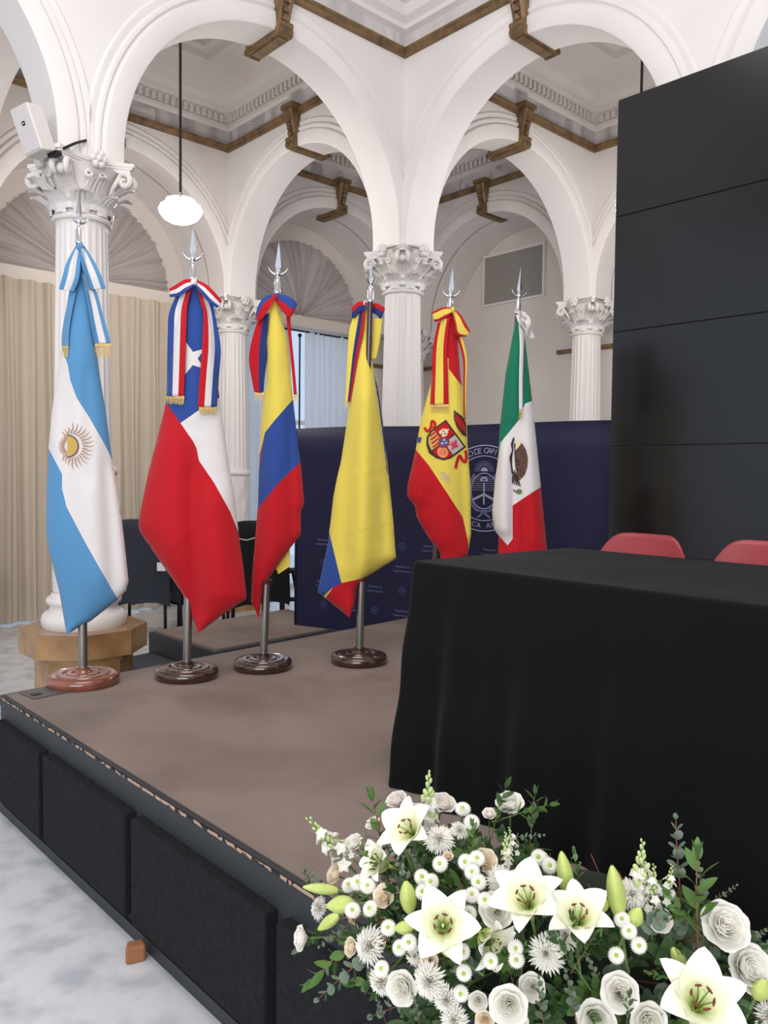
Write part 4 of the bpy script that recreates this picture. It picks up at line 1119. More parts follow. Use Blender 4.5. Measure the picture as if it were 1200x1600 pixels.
# 4 yellow front
F4 = Flag(4.532, [(570, 478), (566, 500), (562, 530), (555, 572), (546, 630), (539, 680), (533, 720), (527, 745), (521, 775), (516, 819), (512, 850), (496, 925), (510, 936), (546, 965)],
          [(577, 478), (579, 510), (581, 552), (584, 582), (589, 607), (595, 645), (599, 675), (605, 720), (610, 770), (615, 819), (617, 850), (619, 872.5)],
          [(573, 556, 562, 1010, 20, .075), (545, 680, 538, 880, 10, -.012), (596, 760, 600, 860, 9, -.014), (540, 745, 600, 728, 4, .006), (530, 835, 610, 812, 4, .008), (575, 860, 610, 850, 9, .008)],
          bot=[(554, 945), (558, 918), (575, 900)])
f4 = F4.build('flag', [('f_blue', [(516, 815), (514, 830), (533.5, 911), (520, 918), (500, 936), (480, 930), (480, 815)]),
                       ('f_red', [(533.5, 911), (520, 918), (505, 940), (520, 980), (560, 980), (580, 915), (580, 901), (556, 906)])], 'f_yellow')
tag(f4, 'mostly yellow flag with blue and red showing at its lower corner, fourth from the left', 'flag', 'national flags hanging on poles')
m = MB(); vs = [at(x, y, 4.51) for x, y in ((584, 585), (590, 604), (598, 657), (606, 740), (602, 740), (585, 640))]; m.add(vs, [tuple(range(6))])
o = m.build('back_layer', M['f_navy']); o.parent = f4; s_ = o.modifiers.new('s', 'SOLIDIFY'); s_.thickness = .002
b = bow('red, blue and yellow ribbon bow on the mostly yellow flag')
S = [(.5, 'f_yellow'), (.78, 'f_navy'), (1.0, 'f_red')]
ribbon_strip(F4, 'tail', [(553, 492, 571, 480, .012), (546, 515, 568, 515, .010), (543, 550, 560, 552, .006), (541, 592, 553, 592, .004), (539, 629, 547, 629)], S, b, over=.014)
ribbon_strip(F4, 'tail', [(584, 498, 598, 496, .004), (582, 530, 594, 530), (581, 562, 588, 560)], [(1, 'f_yellow')], b, over=.012)
ribbon_strip(F4, 'loop', [(573, 472, 573, 484, .004), (561, 471, 563, 488, .02), (551, 479, 555, 496, .02), (549, 484, 550, 497, .012)], [(.4, 'f_red'), (1, 'f_navy')], b, over=.02)
ribbon_strip(F4, 'loop', [(577, 474, 577, 486, .004), (589, 474, 588, 492, .018), (597, 478, 593, 497, .018), (602, 482, 596, 498, .012)], [(.4, 'f_red'), (1, 'f_navy')], b, over=.006)
knot(F4, 571, 474, .013, 'f_white', b, .01)
fringe(F4, 539, 547, 629, 638, b, over=.014)

# 5 red and yellow with coat of arms
F5 = Flag(4.86, [(701, 484), (694, 500), (684, 560), (671, 607), (657, 660), (649, 705), (637, 757), (636, 775), (648, 791), (651, 808), (667, 836), (687, 864), (690, 880)],
          [(709, 484), (712, 500), (715, 530), (719, 580), (724, 620), (729, 660), (731, 699), (733, 730), (735, 755), (736, 836), (731, 868)],
          [(690, 640, 700, 860, 16, .022), (668, 760, 672, 840, 10, -.016), (722, 700, 728, 850, 8, -.018), (712, 560, 716, 680, 8, .014), (655, 700, 660, 790, 8, .012)],
          bot=[(712, 880)])
f5 = F5.build('flag', [('f_yellow', [(600, 540), (701, 560), (701, 576), (719, 600), (745, 625), (745, 880), (733, 868), (732, 849), (723, 808), (701, 774), (670, 727), (650, 703), (600, 690)])], 'f_red')
tag(f5, 'red and yellow flag with an embroidered coat of arms, behind the table', 'flag', 'national flags hanging on poles')
cA = Vector((693.5, 691)); rA = Vector((.59, .807)); uA = Vector((.807, -.59))
def arm(*p): return [tuple(cA + rA*a + uA*b_) for a, b_ in p]
sh = [(-25, 22), (25, 22), (25, -6), (21, -16), (12, -23), (0, -27), (-12, -23), (-21, -16), (-25, -6)]
F5.decal('shield_border', [arm(*[(a*1.07, b_*1.07) for a, b_ in sh])], 'e_black', f5, .003)
F5.decal('castle_quarter', [arm((-24, 21), (-1, 21), (-1, 0), (-24, 0))], 'f_red', f5, .005)
F5.decal('lion_quarter', [arm((1, 21), (24, 21), (24, 0), (1, 0))], 'e_grey', f5, .005)
F5.decal('striped_quarter', [arm((-24, -1), (-1, -1), (-1, -23), (-12, -21), (-20, -15), (-24, -6))], 'e_gold', f5, .005)
F5.decal('chain_quarter', [arm((1, -1), (24, -1), (24, -6), (20, -15), (12, -21), (1, -23))], 'f_red', f5, .005)
F5.decal('red_stripes', [arm((-22+k*5.6, -1.5), (-19.6+k*5.6, -1.5), (-19.6+k*5.6, -13-k*2), (-22+k*5.6, -12-k*2)) for k in range(4)], 'f_red', f5, .0065)
F5.decal('castle', [arm((-18, 3), (-6, 3), (-6, 12), (-8, 12), (-8, 15), (-10.5, 15), (-10.5, 18), (-13.5, 18), (-13.5, 15), (-16, 15), (-16, 12), (-18, 12))], 'e_cream', f5, .0065)
F5.decal('castle_windows', [arm((-15.5, 8), (-13.5, 8), (-13.5, 11), (-15.5, 11)), arm((-10.5, 8), (-8.5, 8), (-8.5, 11), (-10.5, 11)), arm((-13, 3), (-11, 3), (-11, 6), (-13, 6))], 'e_blue', f5, .008)
F5.decal('lion', [arm((7, 3), (9, 3), (10, 7), (14, 6), (16, 3), (18, 3), (17, 8), (19, 12), (17, 17), (15, 14), (12, 17), (9, 18), (7, 15), (10, 14), (6, 11), (10, 11), (6, 8), (9, 8))], 'e_pink', f5, .0065)
ch = []
for k in range(8):
    a = PI*k/4; ch.append(arm(*thick([(11.5+2*math.cos(a), -10.5+2*math.sin(a)), (11.5+9*math.cos(a), -10.5+8*math.sin(a))], 1.6)))
ch.append(arm(*thick(circ(11.5, -10.5, 8.6, 7.6, .01, 2*PI-.02, 20), 1.5))); ch.append(arm(*circ(11.5, -10.5, 2, n=8)))
F5.decal('chains', ch, 'e_orange', f5, .0065)
F5.decal('centre_oval', [arm(*circ(0, 0, 7.6, 8.6))], 'e_blue', f5, .008); F5.decal('centre_oval_rim', [arm(*thick(circ(0, 0, 7.6, 8.6, .01, 2*PI-.02), 1.5))], 'f_red', f5, .0085)
F5.decal('small_lilies', [arm(*circ(-2.6, 2.6, 1.7, 2.2, n=8)), arm(*circ(2.8, 2.6, 1.7, 2.2, n=8)), arm(*circ(0, -2.8, 1.7, 2.2, n=8))], 'e_grey', f5, .0095)
F5.decal('crown', [[(709, 640), (715, 645), (722, 650), (728, 660), (729, 683), (722, 679), (714, 668), (709, 655)]], 'e_brown', f5, .004)
F5.decal('crown_cap', [[(712, 648), (720, 654), (726, 665), (727, 676), (719, 668), (713, 658)]], 'f_red', f5, .006)
F5.decal('scroll', [thick(crom([(663, 668), (668, 674), (673, 668), (675, 658), (680, 662), (677, 670)], 4), 4.2)], 'f_red', f5, .005)
F5.decal('scroll', [thick(crom([(712, 732), (714, 722), (718, 712), (722, 718), (727, 722), (729, 712), (727, 704)], 4), 4.5)], 'f_red', f5, .005)
F5.decal('waves', [thick(crom([(688+k*0, 737+k*4.5), (694, 738+k*4.5), (698, 743+k*4.5), (704, 744+k*4.5)], 4), 1.5) for k in range(3)], 'e_grey', f5, .005)
F5.decal('pillar', [[(653, 682), (659, 684), (656, 692), (650, 690)]], 'e_blue', f5, .005)
b = bow('red yellow red striped ribbon bow on the coat of arms flag')
S = [(.25, 'f_red'), (.72, 'f_yellow'), (1.0, 'f_red')]; S2 = [(.2, 'f_red'), (.75, 'f_yellow'), (1, 'f_red')]
ribbon_strip(F5, 'tail', [(684, 505, 704, 494, .010), (677, 540, 699, 538, .008), (674, 590, 700, 590, .005), (672, 633, 701, 631)], S, b, over=.014)
ribbon_strip(F5, 'tail', [(713, 525, 722, 524, .006), (723, 560, 730, 560, .004), (724, 600, 729, 600), (725, 655, 728, 655)], [(.5, 'f_red'), (1, 'f_yellow')], b, over=.016)
ribbon_strip(F5, 'loop', [(705, 480, 706, 490, .004), (692, 480, 697, 496, .02), (682, 484, 687, 502, .024), (675, 488, 679, 503, .014)], S2, b, over=.02)
ribbon_strip(F5, 'loop', [(709, 482, 707, 490, .004), (720, 492, 710, 508, .022), (729, 507, 712, 524, .022), (735, 519, 728, 526, .012)], S2, b, over=.022)
knot(F5, 707, 484, .015, 'f_yellow', b, .02)
fringe(F5, 673, 701, 633, 645, b, over=.014)

# 6 green white red
F6 = Flag(4.82, [(806, 498), (800, 530), (790, 583), (781, 667), (778, 717), (773, 755), (769, 802), (772, 827), (779, 838), (777, 880)],
          [(814, 498), (819, 520), (824, 560), (830, 612), (834, 650), (838, 690), (845, 760), (850, 810), (857, 880)],
          [(787, 690, 786, 840, 11, .032), (803, 700, 802, 850, 5, -.020), (826, 660, 838, 860, 10, .020), (817, 790, 820, 870, 7, -.016), (806, 540, 796, 660, 9, .016)],
          bot=[])
f6 = F6.build('flag', [('f_white', [(870, 620), (830, 627), (820, 631), (812, 655), (789, 683), (782, 692), (776, 733), (765, 740), (750, 760), (750, 835), (772, 828), (793, 852), (801, 842), (801, 790), (820, 777), (845, 761), (880, 750)]),
                       ('f_red', [(801, 790), (820, 777), (845, 761), (880, 750), (880, 890), (798, 890), (801, 842)]),
                       ('f_red', [(772, 828), (793, 853), (801, 842), (801, 890), (760, 890)])], 'f_green')
tag(f6, 'green white and red flag with a brown embroidered eagle, rightmost', 'flag', 'national flags hanging on poles')
F6.decal('eagle_body', [[(803, 694), (810, 690), (817, 694), (822, 703), (825, 716), (824, 730), (820, 742), (812, 750), (805, 752), (808, 742), (805, 728), (804, 712)]], 'e_brown', f6, .004)
F6.decal('eagle_head', [[(806, 691), (812, 688), (814, 694), (809, 700), (805, 704)]], 'e_cream', f6, .006)
F6.decal('eagle_outline', [thick([(803, 684), (800, 694), (801, 704), (798, 715), (799, 727), (801, 740)], [3, 4, 2, 4, 2, 3])], 'e_black', f6, .005)
F6.decal('tail_feathers', [thick([(806+k*.5, 738+k*1.5), (801+k*3.0, 756+k*1.0)], 1.6) for k in range(5)] + [thick([(805, 734+4*k), (800, 745+4*k)], 1.4) for k in range(3)], 'e_black', f6, .0065)
F6.decal('wreath_fruit', [circ(811, 768, 5, 4, n=12), thick([(802, 765), (806, 769)], 2)], 'leaf_dark', f6, .005)
b = bow('crumpled white satin ribbon knot with a narrow tail on the green white red flag')
ribbon_strip(F6, 'tail', [(810, 504, 820, 502, .01), (812, 540, 819, 538, .004), (811, 590, 817, 594), (811, 641, 817, 642)], [(1, 'f_white')], b, over=.014)
ribbon_strip(F6, 'loop', [(812, 494, 818, 498, .01), (806, 492, 818, 508, .024), (810, 504, 824, 518, .03), (818, 512, 826, 528, .012)], [(1, 'f_white')], b, over=.016)
ribbon_strip(F6, 'loop', [(814, 490, 816, 500, .01), (824, 492, 822, 508, .03), (830, 502, 822, 522, .03), (831, 516, 824, 531, .0), (836, 528, 824, 530, -.01)], [(1, 'f_white')], b, over=.012, wave=.006)
ribbon_strip(F6, 'loop', [(808, 489, 812, 500, .006), (812, 486, 820, 496, .03), (822, 488, 824, 500, .02)], [(1, 'f_white')], b, over=.02)
knot(F6, 815, 500, .02, 'f_white', b, .03)
fringe(F6, 811, 817, 642, 655, b, over=.014)

# ------------------------------------------------------------------ flower arrangement on the stage edge
EC = Vector((.40, 1.60, .62)); ER = Vector((.50, .36, .34))
def surf(px, py, push=0):
    r = ray(px, py); o = Vector((0, 0, CAM_Z)) - EC
    a = Vector((r.x/ER.x, r.y/ER.y, r.z/ER.z)); b = Vector((o.x/ER.x, o.y/ER.y, o.z/ER.z))
    A2 = a.dot(a); Bq = 2*a.dot(b); Cq = b.dot(b)-1; D = Bq*Bq-4*A2*Cq
    t = (-Bq - math.sqrt(D))/(2*A2) if D > 0 else -Bq/(2*A2)
    p = Vector((0, 0, CAM_Z)) + r*(t+push)
    n = Vector(((p.x-EC.x)/ER.x**2, (p.y-EC.y)/ER.y**2, (p.z-EC.z)/ER.z**2)).normalized()
    return p, n, t
def frame(p, z, sc_=1, spin=0):
    q = z.to_track_quat('Z', 'Y').to_matrix().to_4x4()
    return Matrix.Translation(p) @ q @ Matrix.Rotation(spin, 4, 'Z') @ Matrix.Scale(sc_, 4)
CAMP = Vector((0, 0, CAM_Z))
LAND = [((650, 1302), 'the upper brown-stamened lily'), ((693, 1455), 'the big central lily'), ((832, 1410), 'the centre right lily'),
        ((907, 1437), 'the rust-stamened lily'), ((1087, 1565), 'the lower right lily'), ((672, 1235), 'the tall snapdragon spike'),
        ((1128, 1450), 'the big right-hand rose'), ((478, 1465), 'the leftmost white rose'), ((797, 1257), 'the topmost white rose'),
        ((965, 1395), 'the tallest lily bud'), ((590, 1500), 'the lower left shaggy bloom'), ((1058, 1320), 'the upright eucalyptus sprig'), ((795, 1567), 'the bottom centre rose')]
used_labels = {}
def where(base, px, py):
    c = sorted(LAND, key=lambda l: math.hypot(l[0][0]-px, l[0][1]-py))
    for (lx, ly), nm in c:
        if math.hypot(lx-px, ly-py) < 7: continue
        dx, dy = px-lx, py-ly; a = math.degrees(math.atan2(-dy, dx)) % 360
        dr = ['right of', 'above right of', 'above', 'above left of', 'left of', 'below left of', 'below', 'below right of'][int(((a+22.5) % 360)//45)]
        s = '%s, %s %s' % (base, dr, nm)
        if s not in used_labels: used_labels[s] = 1; return s
        used_labels[s] += 1
        if used_labels[s] <= 5:
            s2 = s.replace(', ', ', ' + {2: 'second ', 3: 'third ', 4: 'fourth ', 5: 'fifth '}[used_labels[s]] + 'one ', 1)
            if s2 not in used_labels: used_labels[s2] = 1; return s2
    return base + ', deep in the arrangement'

def petal_fn(Ln, Wd, a0, a1, cup, tipw=.0, ruff=0, ph=0, bow_=1.0):
    # centre line bends from angle a0 to a1 (from +Z toward +X)
    N = 10; line = [(0, 0)]; 
    for k in range(N):
        a = a0 + (a1-a0)*((k+.5)/N)**bow_
        line.append((line[-1][0]+Ln/N*math.sin(a), line[-1][1]+Ln/N*math.cos(a)))
    def fn(u, v):
        k = v*N; i = min(int(k), N-1); f = k-i
        x = line[i][0]*(1-f)+line[i+1][0]*f; z = line[i][1]*(1-f)+line[i+1][1]*f
        a = a0+(a1-a0)*v**bow_; s = (u-.5)*2
        wv = Wd*(math.sin(PI*min(1, .06+v*.94)**.85)**.75 if v < 1 else 0)*(1) + tipw*v*Wd
        c = cup*s*s*wv + ruff*math.sin(s*7+ph)*v*Wd
        return (x - c*math.cos(a), wv*s, z + c*math.sin(a))
    return fn
def proto_hide(o):
    return o
PROTO = {}
def stem_child(parent, ln, r_=.0022, mk='stem'):
    o = MB().tube([(0, 0, 0), (.004, .002, -ln*.5), (0, 0, -ln)], r_, 6).build('stem', M[mk]); o.parent = parent
# lily ------------------------------------------------
def mk_lily():
    r = empty('lily')
    for k in range(6):
        outer = k % 2
        fn = petal_fn(.088, .0225 if outer else .0305, .30, 1.75 if outer else 1.55, .35, ruff=.04, ph=k, bow_=1.25)
        m = MB(); m.grid(fn, 8, 14, Matrix.Rotation(PI/3*k, 4, 'Z') @ Matrix.Translation((.003+.001*(1-outer), 0, 0)))
        o = m.build('petal', M['lily'], r, smooth=True)
    for k in range(6):
        a = PI/3*k+.4; m = MB()
        tip = (.015*math.cos(a), .015*math.sin(a), .047)
        m.tube([(0, 0, .004), (.006*math.cos(a), .006*math.sin(a), .028), tip], .0009, 5)
        m.m = 1; d = Vector((-math.sin(a), math.cos(a), .3)).normalized()*.0055
        m.tube([Vector(tip)-d, Vector(tip), Vector(tip)+d], [.0010, .0022, .0010], 6)
        m.build('stamen', [M['stem'], M['anther']], r, smooth=True)
    m = MB().tube([(0, 0, .0), (.002, .001, .03), (.003, .002, .058)], [.0014, .0013, .0026], 6); m.build('pistil', M['snap'], r, smooth=True)
    m = MB().lathe([(.0032, -.03), (.005, -.01), (.004, .003)], 10); m.build('flower_base', M['bud'], r, smooth=True)
    stem_child(r, .22, .003); return r
# rose --------------------------------------------------
def mk_rose(mk, name='rose'):
    r = empty(name)
    def cup_petal(R, H, wid, op, ph, thick_=0):
        def fn(u, v):
            s = (u-.5)*2; a = s*wid
            rim = v**3
            rr = R*(.25 + .75*math.sin(min(1, v*1.15)*PI/2)) + op*rim + .0012*math.sin(s*6+ph)*v
            z = H*(v**.85) - op*.5*rim - .12*H*abs(s)**2.5*v + .0009*math.sin(s*9+ph*2)*v
            return (rr*math.cos(a), rr*math.sin(a), z-.004)
        return fn
    for ring, (n, R, H, wid, op) in enumerate(((5, .024, .027, .90, .009), (5, .0195, .031, .85, .004))):
        for k in range(n):
            m = MB(); m.grid(cup_petal(R, H, wid, op, k*1.7+ring), 10, 8, Matrix.Rotation(2*PI*k/n+ring*.6, 4, 'Z'))
            m.build('petal', M[mk], r, smooth=True)
    m = MB()
    for ring, (n, R, H, wid) in enumerate(((4, .0150, .0335, .95), (3, .0105, .034, 1.2), (3, .0065, .034, 1.25), (2, .003, .033, 1.6))):
        for k in range(n): m.grid(cup_petal(R, H, wid, .001, k+ring), 8, 6, Matrix.Rotation(2*PI*k/n+ring*.9, 4, 'Z'))
    m.build('inner_petals', M[mk], r, smooth=True)
    m = MB().lathe([(.002, -.010), (.006, -.006), (.008, .000), (.006, .004)], 10)
    for k in range(5): m.grid(petal_fn(.018, .003, 1.3, .7, .1), 3, 5, Matrix.Rotation(2*PI*k/5, 4, 'Z') @ Matrix.Translation((.004, 0, -.004)))
    m.build('sepals', M['leaf_mid'], r, smooth=True)
    stem_child(r, .2, .0024); return r
# button chrysanthemum -----------------------------------
def mk_button():
    r = empty('button_chrysanthemum'); m = MB()
    for ring, (n, Ln, a0, a1, z) in enumerate(((24, .0142, 1.2, 1.7, .000), (22, .0125, .95, 1.5, .0015), (20, .0105, .7, 1.3, .003), (18, .0085, .4, 1.15, .0042))):
        for k in range(n): m.grid(petal_fn(Ln, .0023, a0, a1, .25), 2, 4, Matrix.Rotation(2*PI*(k+.5*(ring % 2))/n, 4, 'Z') @ Matrix.Translation((.0025, 0, z)))
    m.build('petals', M['petal'], r, smooth=True)
    MB().lathe([(.0001, .0080), (.0015, .0082), (.0030, .0077), (.0038, .0064), (.0036, .004)], 14, cap=False).build('green_eye', M['green_eye'], r, smooth=True)
    MB().lathe([(.0015, -.006), (.005, -.002), (.006, .001)], 10).build('flower_base', M['leaf_mid'], r, smooth=True)
    stem_child(r, .18, .0015); return r
# shaggy chrysanthemum -------------------------------------
def mk_shaggy(mk='petal'):
    r = empty('shaggy_chrysanthemum'); m = MB(); rnd = random.Random(5)
    for ring in range(11):
        n = 30 - ring*2; el = 1.8 - ring*.165
        for k in range(n):
            Ln = .031*(1-.04*ring)*rnd.uniform(.88, 1.08)
            m.grid(petal_fn(Ln, .0027, max(.05, el-.75), el+rnd.uniform(-.15, .15), .8), 2, 6, Matrix.Rotation(2*PI*(k+rnd.uniform(-.25, .25))/n+ring, 4, 'Z') @ Matrix.Translation((.0015, 0, ring*.0007)))
    m.build('petals', M[mk], r, smooth=True)
    MB().lathe([(.002, -.010), (.007, -.003), (.009, .002), (.005, .004)], 12).build('flower_base', M['leaf_mid'], r, smooth=True)
    stem_child(r, .2, .0024); return r
# white stock floret cluster ---------------------------------
def floret(m, X, s=1.0, n=5):
    for k in range(n): m.grid(petal_fn(.0145*s, .0052*s, .5, 2.1+.3*math.sin(k*2.), .25, ruff=.5, ph=k*2), 5, 6, X @ Matrix.Rotation(2*PI*k/n, 4, 'Z'))
def mk_spike(kind):   # unit: along +Z, length 1 -> scaled; here real size .11
    r = empty('stock_spray' if kind == 'stock' else 'snapdragon'); rnd = random.Random(11 if kind == 'stock' else 4); L_ = .12
    MB().tube([(0, 0, -.10), (0, 0, 0), (.003, 0, L_*.6), (.001, 0, L_)], [.003, .0028, .0022, .001], 7).build('stem', M['stem'], r, smooth=True)
    m = MB()
    for k in range(16):
        f = .42+.56*k/15 if kind == 'stock' else .18+.8*k/15; s = (.0068*(1-f)+.0022)*(1 if kind == 'stock' else 1.5); a = k*2.4
        rr = .007*(1-f)+.003 + (.006 if kind != 'stock' and f < .6 else 0)
        m.ball((0, 0, 0), s, 8, 6, (.8, .8, 1.35), Matrix.Translation((rr*math.cos(a), rr*math.sin(a), L_*f)) @ Matrix.Rotation(a, 4, 'Z') @ Matrix.Rotation(.7*(1-f)+.2, 4, 'Y'))
    m.build('buds', M['snap'], r, smooth=True)
    if kind == 'stock':
        for k in range(9):
            f = .02+.07*k; a = k*2.4; m = MB()
            X = Matrix.Translation((0, 0, L_*f)) @ Matrix.Rotation(a, 4, 'Z') @ Matrix.Rotation(1.1-.5*f, 4, 'Y') @ Matrix.Translation((0, 0, .014))
            floret(m, X, 1.15-.35*f); m.tube([(0, 0, -.012), (0, 0, 0)], .0012, 5, X); m.build('floret', M['petal'], r, smooth=True)
    else:
        for k in range(8):
            f = -.10+.065*k; a = k*2.1; m = MB()
            X = Matrix.Translation((0, 0, L_*f)) @ Matrix.Rotation(a, 4, 'Z') @ Matrix.Rotation(1.0, 4, 'Y') @ Matrix.Translation((0, 0, .012))
            floret(m, X, 1.5, 5); m.tube([(0, 0, -.012), (0, 0, 0.004)], [.003, .006], 7, X); m.build('floret', M['petal_warm'], r, smooth=True)
    return r
def mk_bud():   # along +Z, length .06, base at origin
    r = empty('lily_bud'); m = MB()
    def fn(a, b):
        R = .0098*math.sin(PI*min(1, .08+.90*b)**.9)**.72*(1+.07*math.cos(6*PI*a)); 
        return (R*math.cos(2*PI*a), R*math.sin(2*PI*a), .062*b)
    m.grid(fn, 24, 14); m.build('bud', M['bud'], r, smooth=True)
    MB().tube([(0, 0, .001), (0, 0, -.10)], .0022, 6).build('stem', M['stem'], r); return r
def leaf_fn(L_, W_, bend=.5, fold=.25, rnd_=False):
    def fn(u, v):
        s = (u-.5)*2
        wv = W_*(math.sqrt(max(0, 1-(2*v-1)**2)) if rnd_ else math.sin(PI*v**.8)**.9 if v < 1 else 0)
        return (L_*v*math.cos(bend*v*.6), wv*s, L_*(.25*v - bend*.35*v*v) + fold*abs(s)*wv*.5)
    return fn
def mk_leafy(mk, n=10, L_=.13, ll=.036, lw=.0075, name='leaf_sprig', tip=True, seed=1):
    r = empty(name); rnd = random.Random(seed)
    MB().tube([(0, 0, -.06), (0, 0, 0), (.004, .002, L_*.6), (.0, 0, L_)], [.0018, .0016, .0012, .0006], 6).build('stem', M['stem_red' if seed % 2 else 'stem'], r, smooth=True)
    m = MB()
    for k in range(n):
        f = .10+.85*k/n; a = k*2.4+rnd.uniform(-.3, .3)
        m.grid(leaf_fn(ll*rnd.uniform(.8, 1.15), lw*rnd.uniform(.85, 1.15), rnd.uniform(.2, .9)), 4, 8, Matrix.Translation((0, 0, L_*f)) @ Matrix.Rotation(a, 4, 'Z') @ Matrix.Rotation(-.75+.3*rnd.random(), 4, 'Y'))
    for k in range(3): m.grid(leaf_fn(ll*.8, lw*.8, .3), 4, 8, Matrix.Translation((0, 0, L_)) @ Matrix.Rotation(k*2.1, 4, 'Z') @ Matrix.Rotation(-1.15, 4, 'Y'))
    m.build('leaves', M[mk], r, smooth=True); return r
def mk_euca(big=1.0, L_=.15, n=6, seed=2):
    r = empty('eucalyptus_sprig'); rnd = random.Random(seed)
    MB().tube([(0, 0, -.06), (0, 0, 0), (.006, 0, L_*.5), (.0, 0, L_)], [.002, .0018, .0013, .0007], 6).build('stem', M['stem_red'], r, smooth=True)
    for k in range(n):
        f = .12+.86*k/n; a = k*PI/2+rnd.uniform(-.3, .3); s = big*(.034-.016*f)
        m = MB()
        for q in (0, PI):
            m.grid(leaf_fn(s, s*.47, rnd.uniform(.1, .6), .12, True), 6, 8, Matrix.Translation((0, 0, L_*f)) @ Matrix.Rotation(a+q, 4, 'Z') @ Matrix.Rotation(-.5-.4*f+.3*rnd.random(), 4, 'Y'))
        m.build('leaf_pair', M['euca'], r, smooth=True)
    m = MB()
    for k in range(3): m.grid(leaf_fn(.014*big, .006*big, .2, .1, True), 4, 6, Matrix.Translation((0, 0, L_)) @ Matrix.Rotation(k*2.1, 4, 'Z') @ Matrix.Rotation(-1.2, 4, 'Y'))
    m.build('tip_leaves', M['euca'], r, smooth=True)
    return r
def place(key, make, mw, label, cat, group):
    if key not in PROTO: PROTO[key] = make(); o = PROTO[key]; o.matrix_world = mw
    else: o = copy_tree(PROTO[key], mw)
    return tag(o, label, cat, group)
def facing(px, py, n, fx, fy):
    """mix of the outward normal, the way to the camera and an image-plane lean"""
    p, _, _ = surf(px, py); c = (CAMP-p).normalized()
    right = Vector((1, 0, 0)); up = Vector((0, 0, 1))
    v = n*.55 + c*.75 + right*fx - up*fy
    return v.normalized()
rf = random.Random(21)
def face_flower(key, make, cat, group, base, lst, natural):
    for it in lst:
        px, py, rp = it[:3]; fx, fy = it[3:5] if len(it) > 4 else (0, 0); push = it[5] if len(it) > 5 else 0
        p, n, t = surf(px, py, push); s = rp*t/F_PX/natural
        place(key, make, frame(p, facing(px, py, n, fx, fy), s, rf.uniform(0, 6)), where(base, px, py), cat, group)

# lilies: x, y, radius px, lean x, lean y, depth push
face_flower('lily', mk_lily, 'lily', 'white lilies', 'open white lily',
    [(650, 1308, 50, -.5, -.3, -.03), (693, 1452, 58, .15, -.15, -.055), (828, 1422, 60, -.35, -1.1, -.05), (905, 1448, 55, -.15, -1.3, -.05), (1085, 1578, 72, .15, -.8, -.06),
     (606, 1352, 40, -1.2, -.2, -.0), (752, 1458, 46, 1.0, .9, -.02)], .068)
LB = [((627, 1312), (610, 1268), 11), ((553, 1413), (510, 1416), 13), ((530, 1430), (497, 1453), 9), ((640, 1425), (634, 1376), 13), ((645, 1450), (616, 1451), 10), ((712, 1493), (685, 1474), 10),
      ((528, 1392), (473, 1386), 8), ((888, 1400), (877, 1330), 12), ((968, 1434), (956, 1352), 14), ((985, 1446), (1000, 1418), 12), ((828, 1392), (808, 1378), 8), ((942, 1424), (944, 1400), 8), ((1070, 1515), (1050, 1480), 10), ((1180, 1560), (1196, 1530), 14)]
for (a, b, wpx) in LB:
    pa, n, t = surf(*a, -.03); r_ = ray(*b); pb = CAMP + r_*((t-.03)); z_ = (pb-pa); s = z_.length/.062
    X = frame(pa, z_.normalized(), s) @ Matrix.Diagonal((wpx*t/F_PX/.0098/s*1.0,)*2 + (1, 1))
    place('bud', mk_bud, X, where('closed pale green lily bud', *b), 'lily bud', 'lily buds')
face_flower('rose', lambda: mk_rose('petal'), 'rose', 'white roses', 'full white rose',
    [(797, 1262, 23, 0, -.8), (555, 1322, 17, -.2, -.5), (478, 1466, 20, -.9, .1), (777, 1424, 28, 0, -.1, -.02), (633, 1541, 27, -.2, .2), (795, 1568, 31, 0, .2, -.03), (747, 1563, 16, .1, .2), (832, 1542, 22, -.1, 0),
     (1128, 1452, 38, .1, -.3, -.02), (1160, 1512, 38, .4, 0, -.01), (967, 1552, 30, 0, -.2, -.03), (930, 1590, 32, 0, .2), (1010, 1592, 30, .1, .2), (807, 1592, 20, 0, .3), (1192, 1515, 20, .5, -.2)], .034)
face_flower('rose_cream', lambda: mk_rose('petal_cream'), 'rose', 'cream roses', 'small cream blush rose',
    [(528, 1368, 17, -.5, -.2), (603, 1402, 19, -.2, -.1), (553, 1480, 15, -.8, 0), (757, 1348, 20, .3, -.2), (758, 1593, 16, 0, .2), (672, 1500, 15, 0, 0), (588, 1473, 20, 0, 0, .03), (845, 1345, 13, .2, -.8), (700, 1340, 9, .2, -.7)], .034)
face_flower('shaggy', mk_shaggy, 'chrysanthemum', 'shaggy white chrysanthemums', 'shaggy white chrysanthemum',
    [(583, 1478, 32, -.7, .1), (600, 1530, 26, -.3, .7), (687, 1315, 27, .1, -.4), (676, 1530, 32, -.5, .4, -.01), (700, 1558, 26, -.1, .6), (783, 1378, 27, .2, -.3), (503, 1420, 20, -.7, 0), (856, 1488, 33, -.3, .2, -.005), (985, 1400, 28, .2, -.3),
     (1195, 1585, 28, .5, .2), (885, 1462, 26, -.3, -.3, .02), (712, 1590, 26, -.2, .3), (716, 1300, 17, .8, -.7), (650, 1492, 18, 0, .3, .02)], .032)
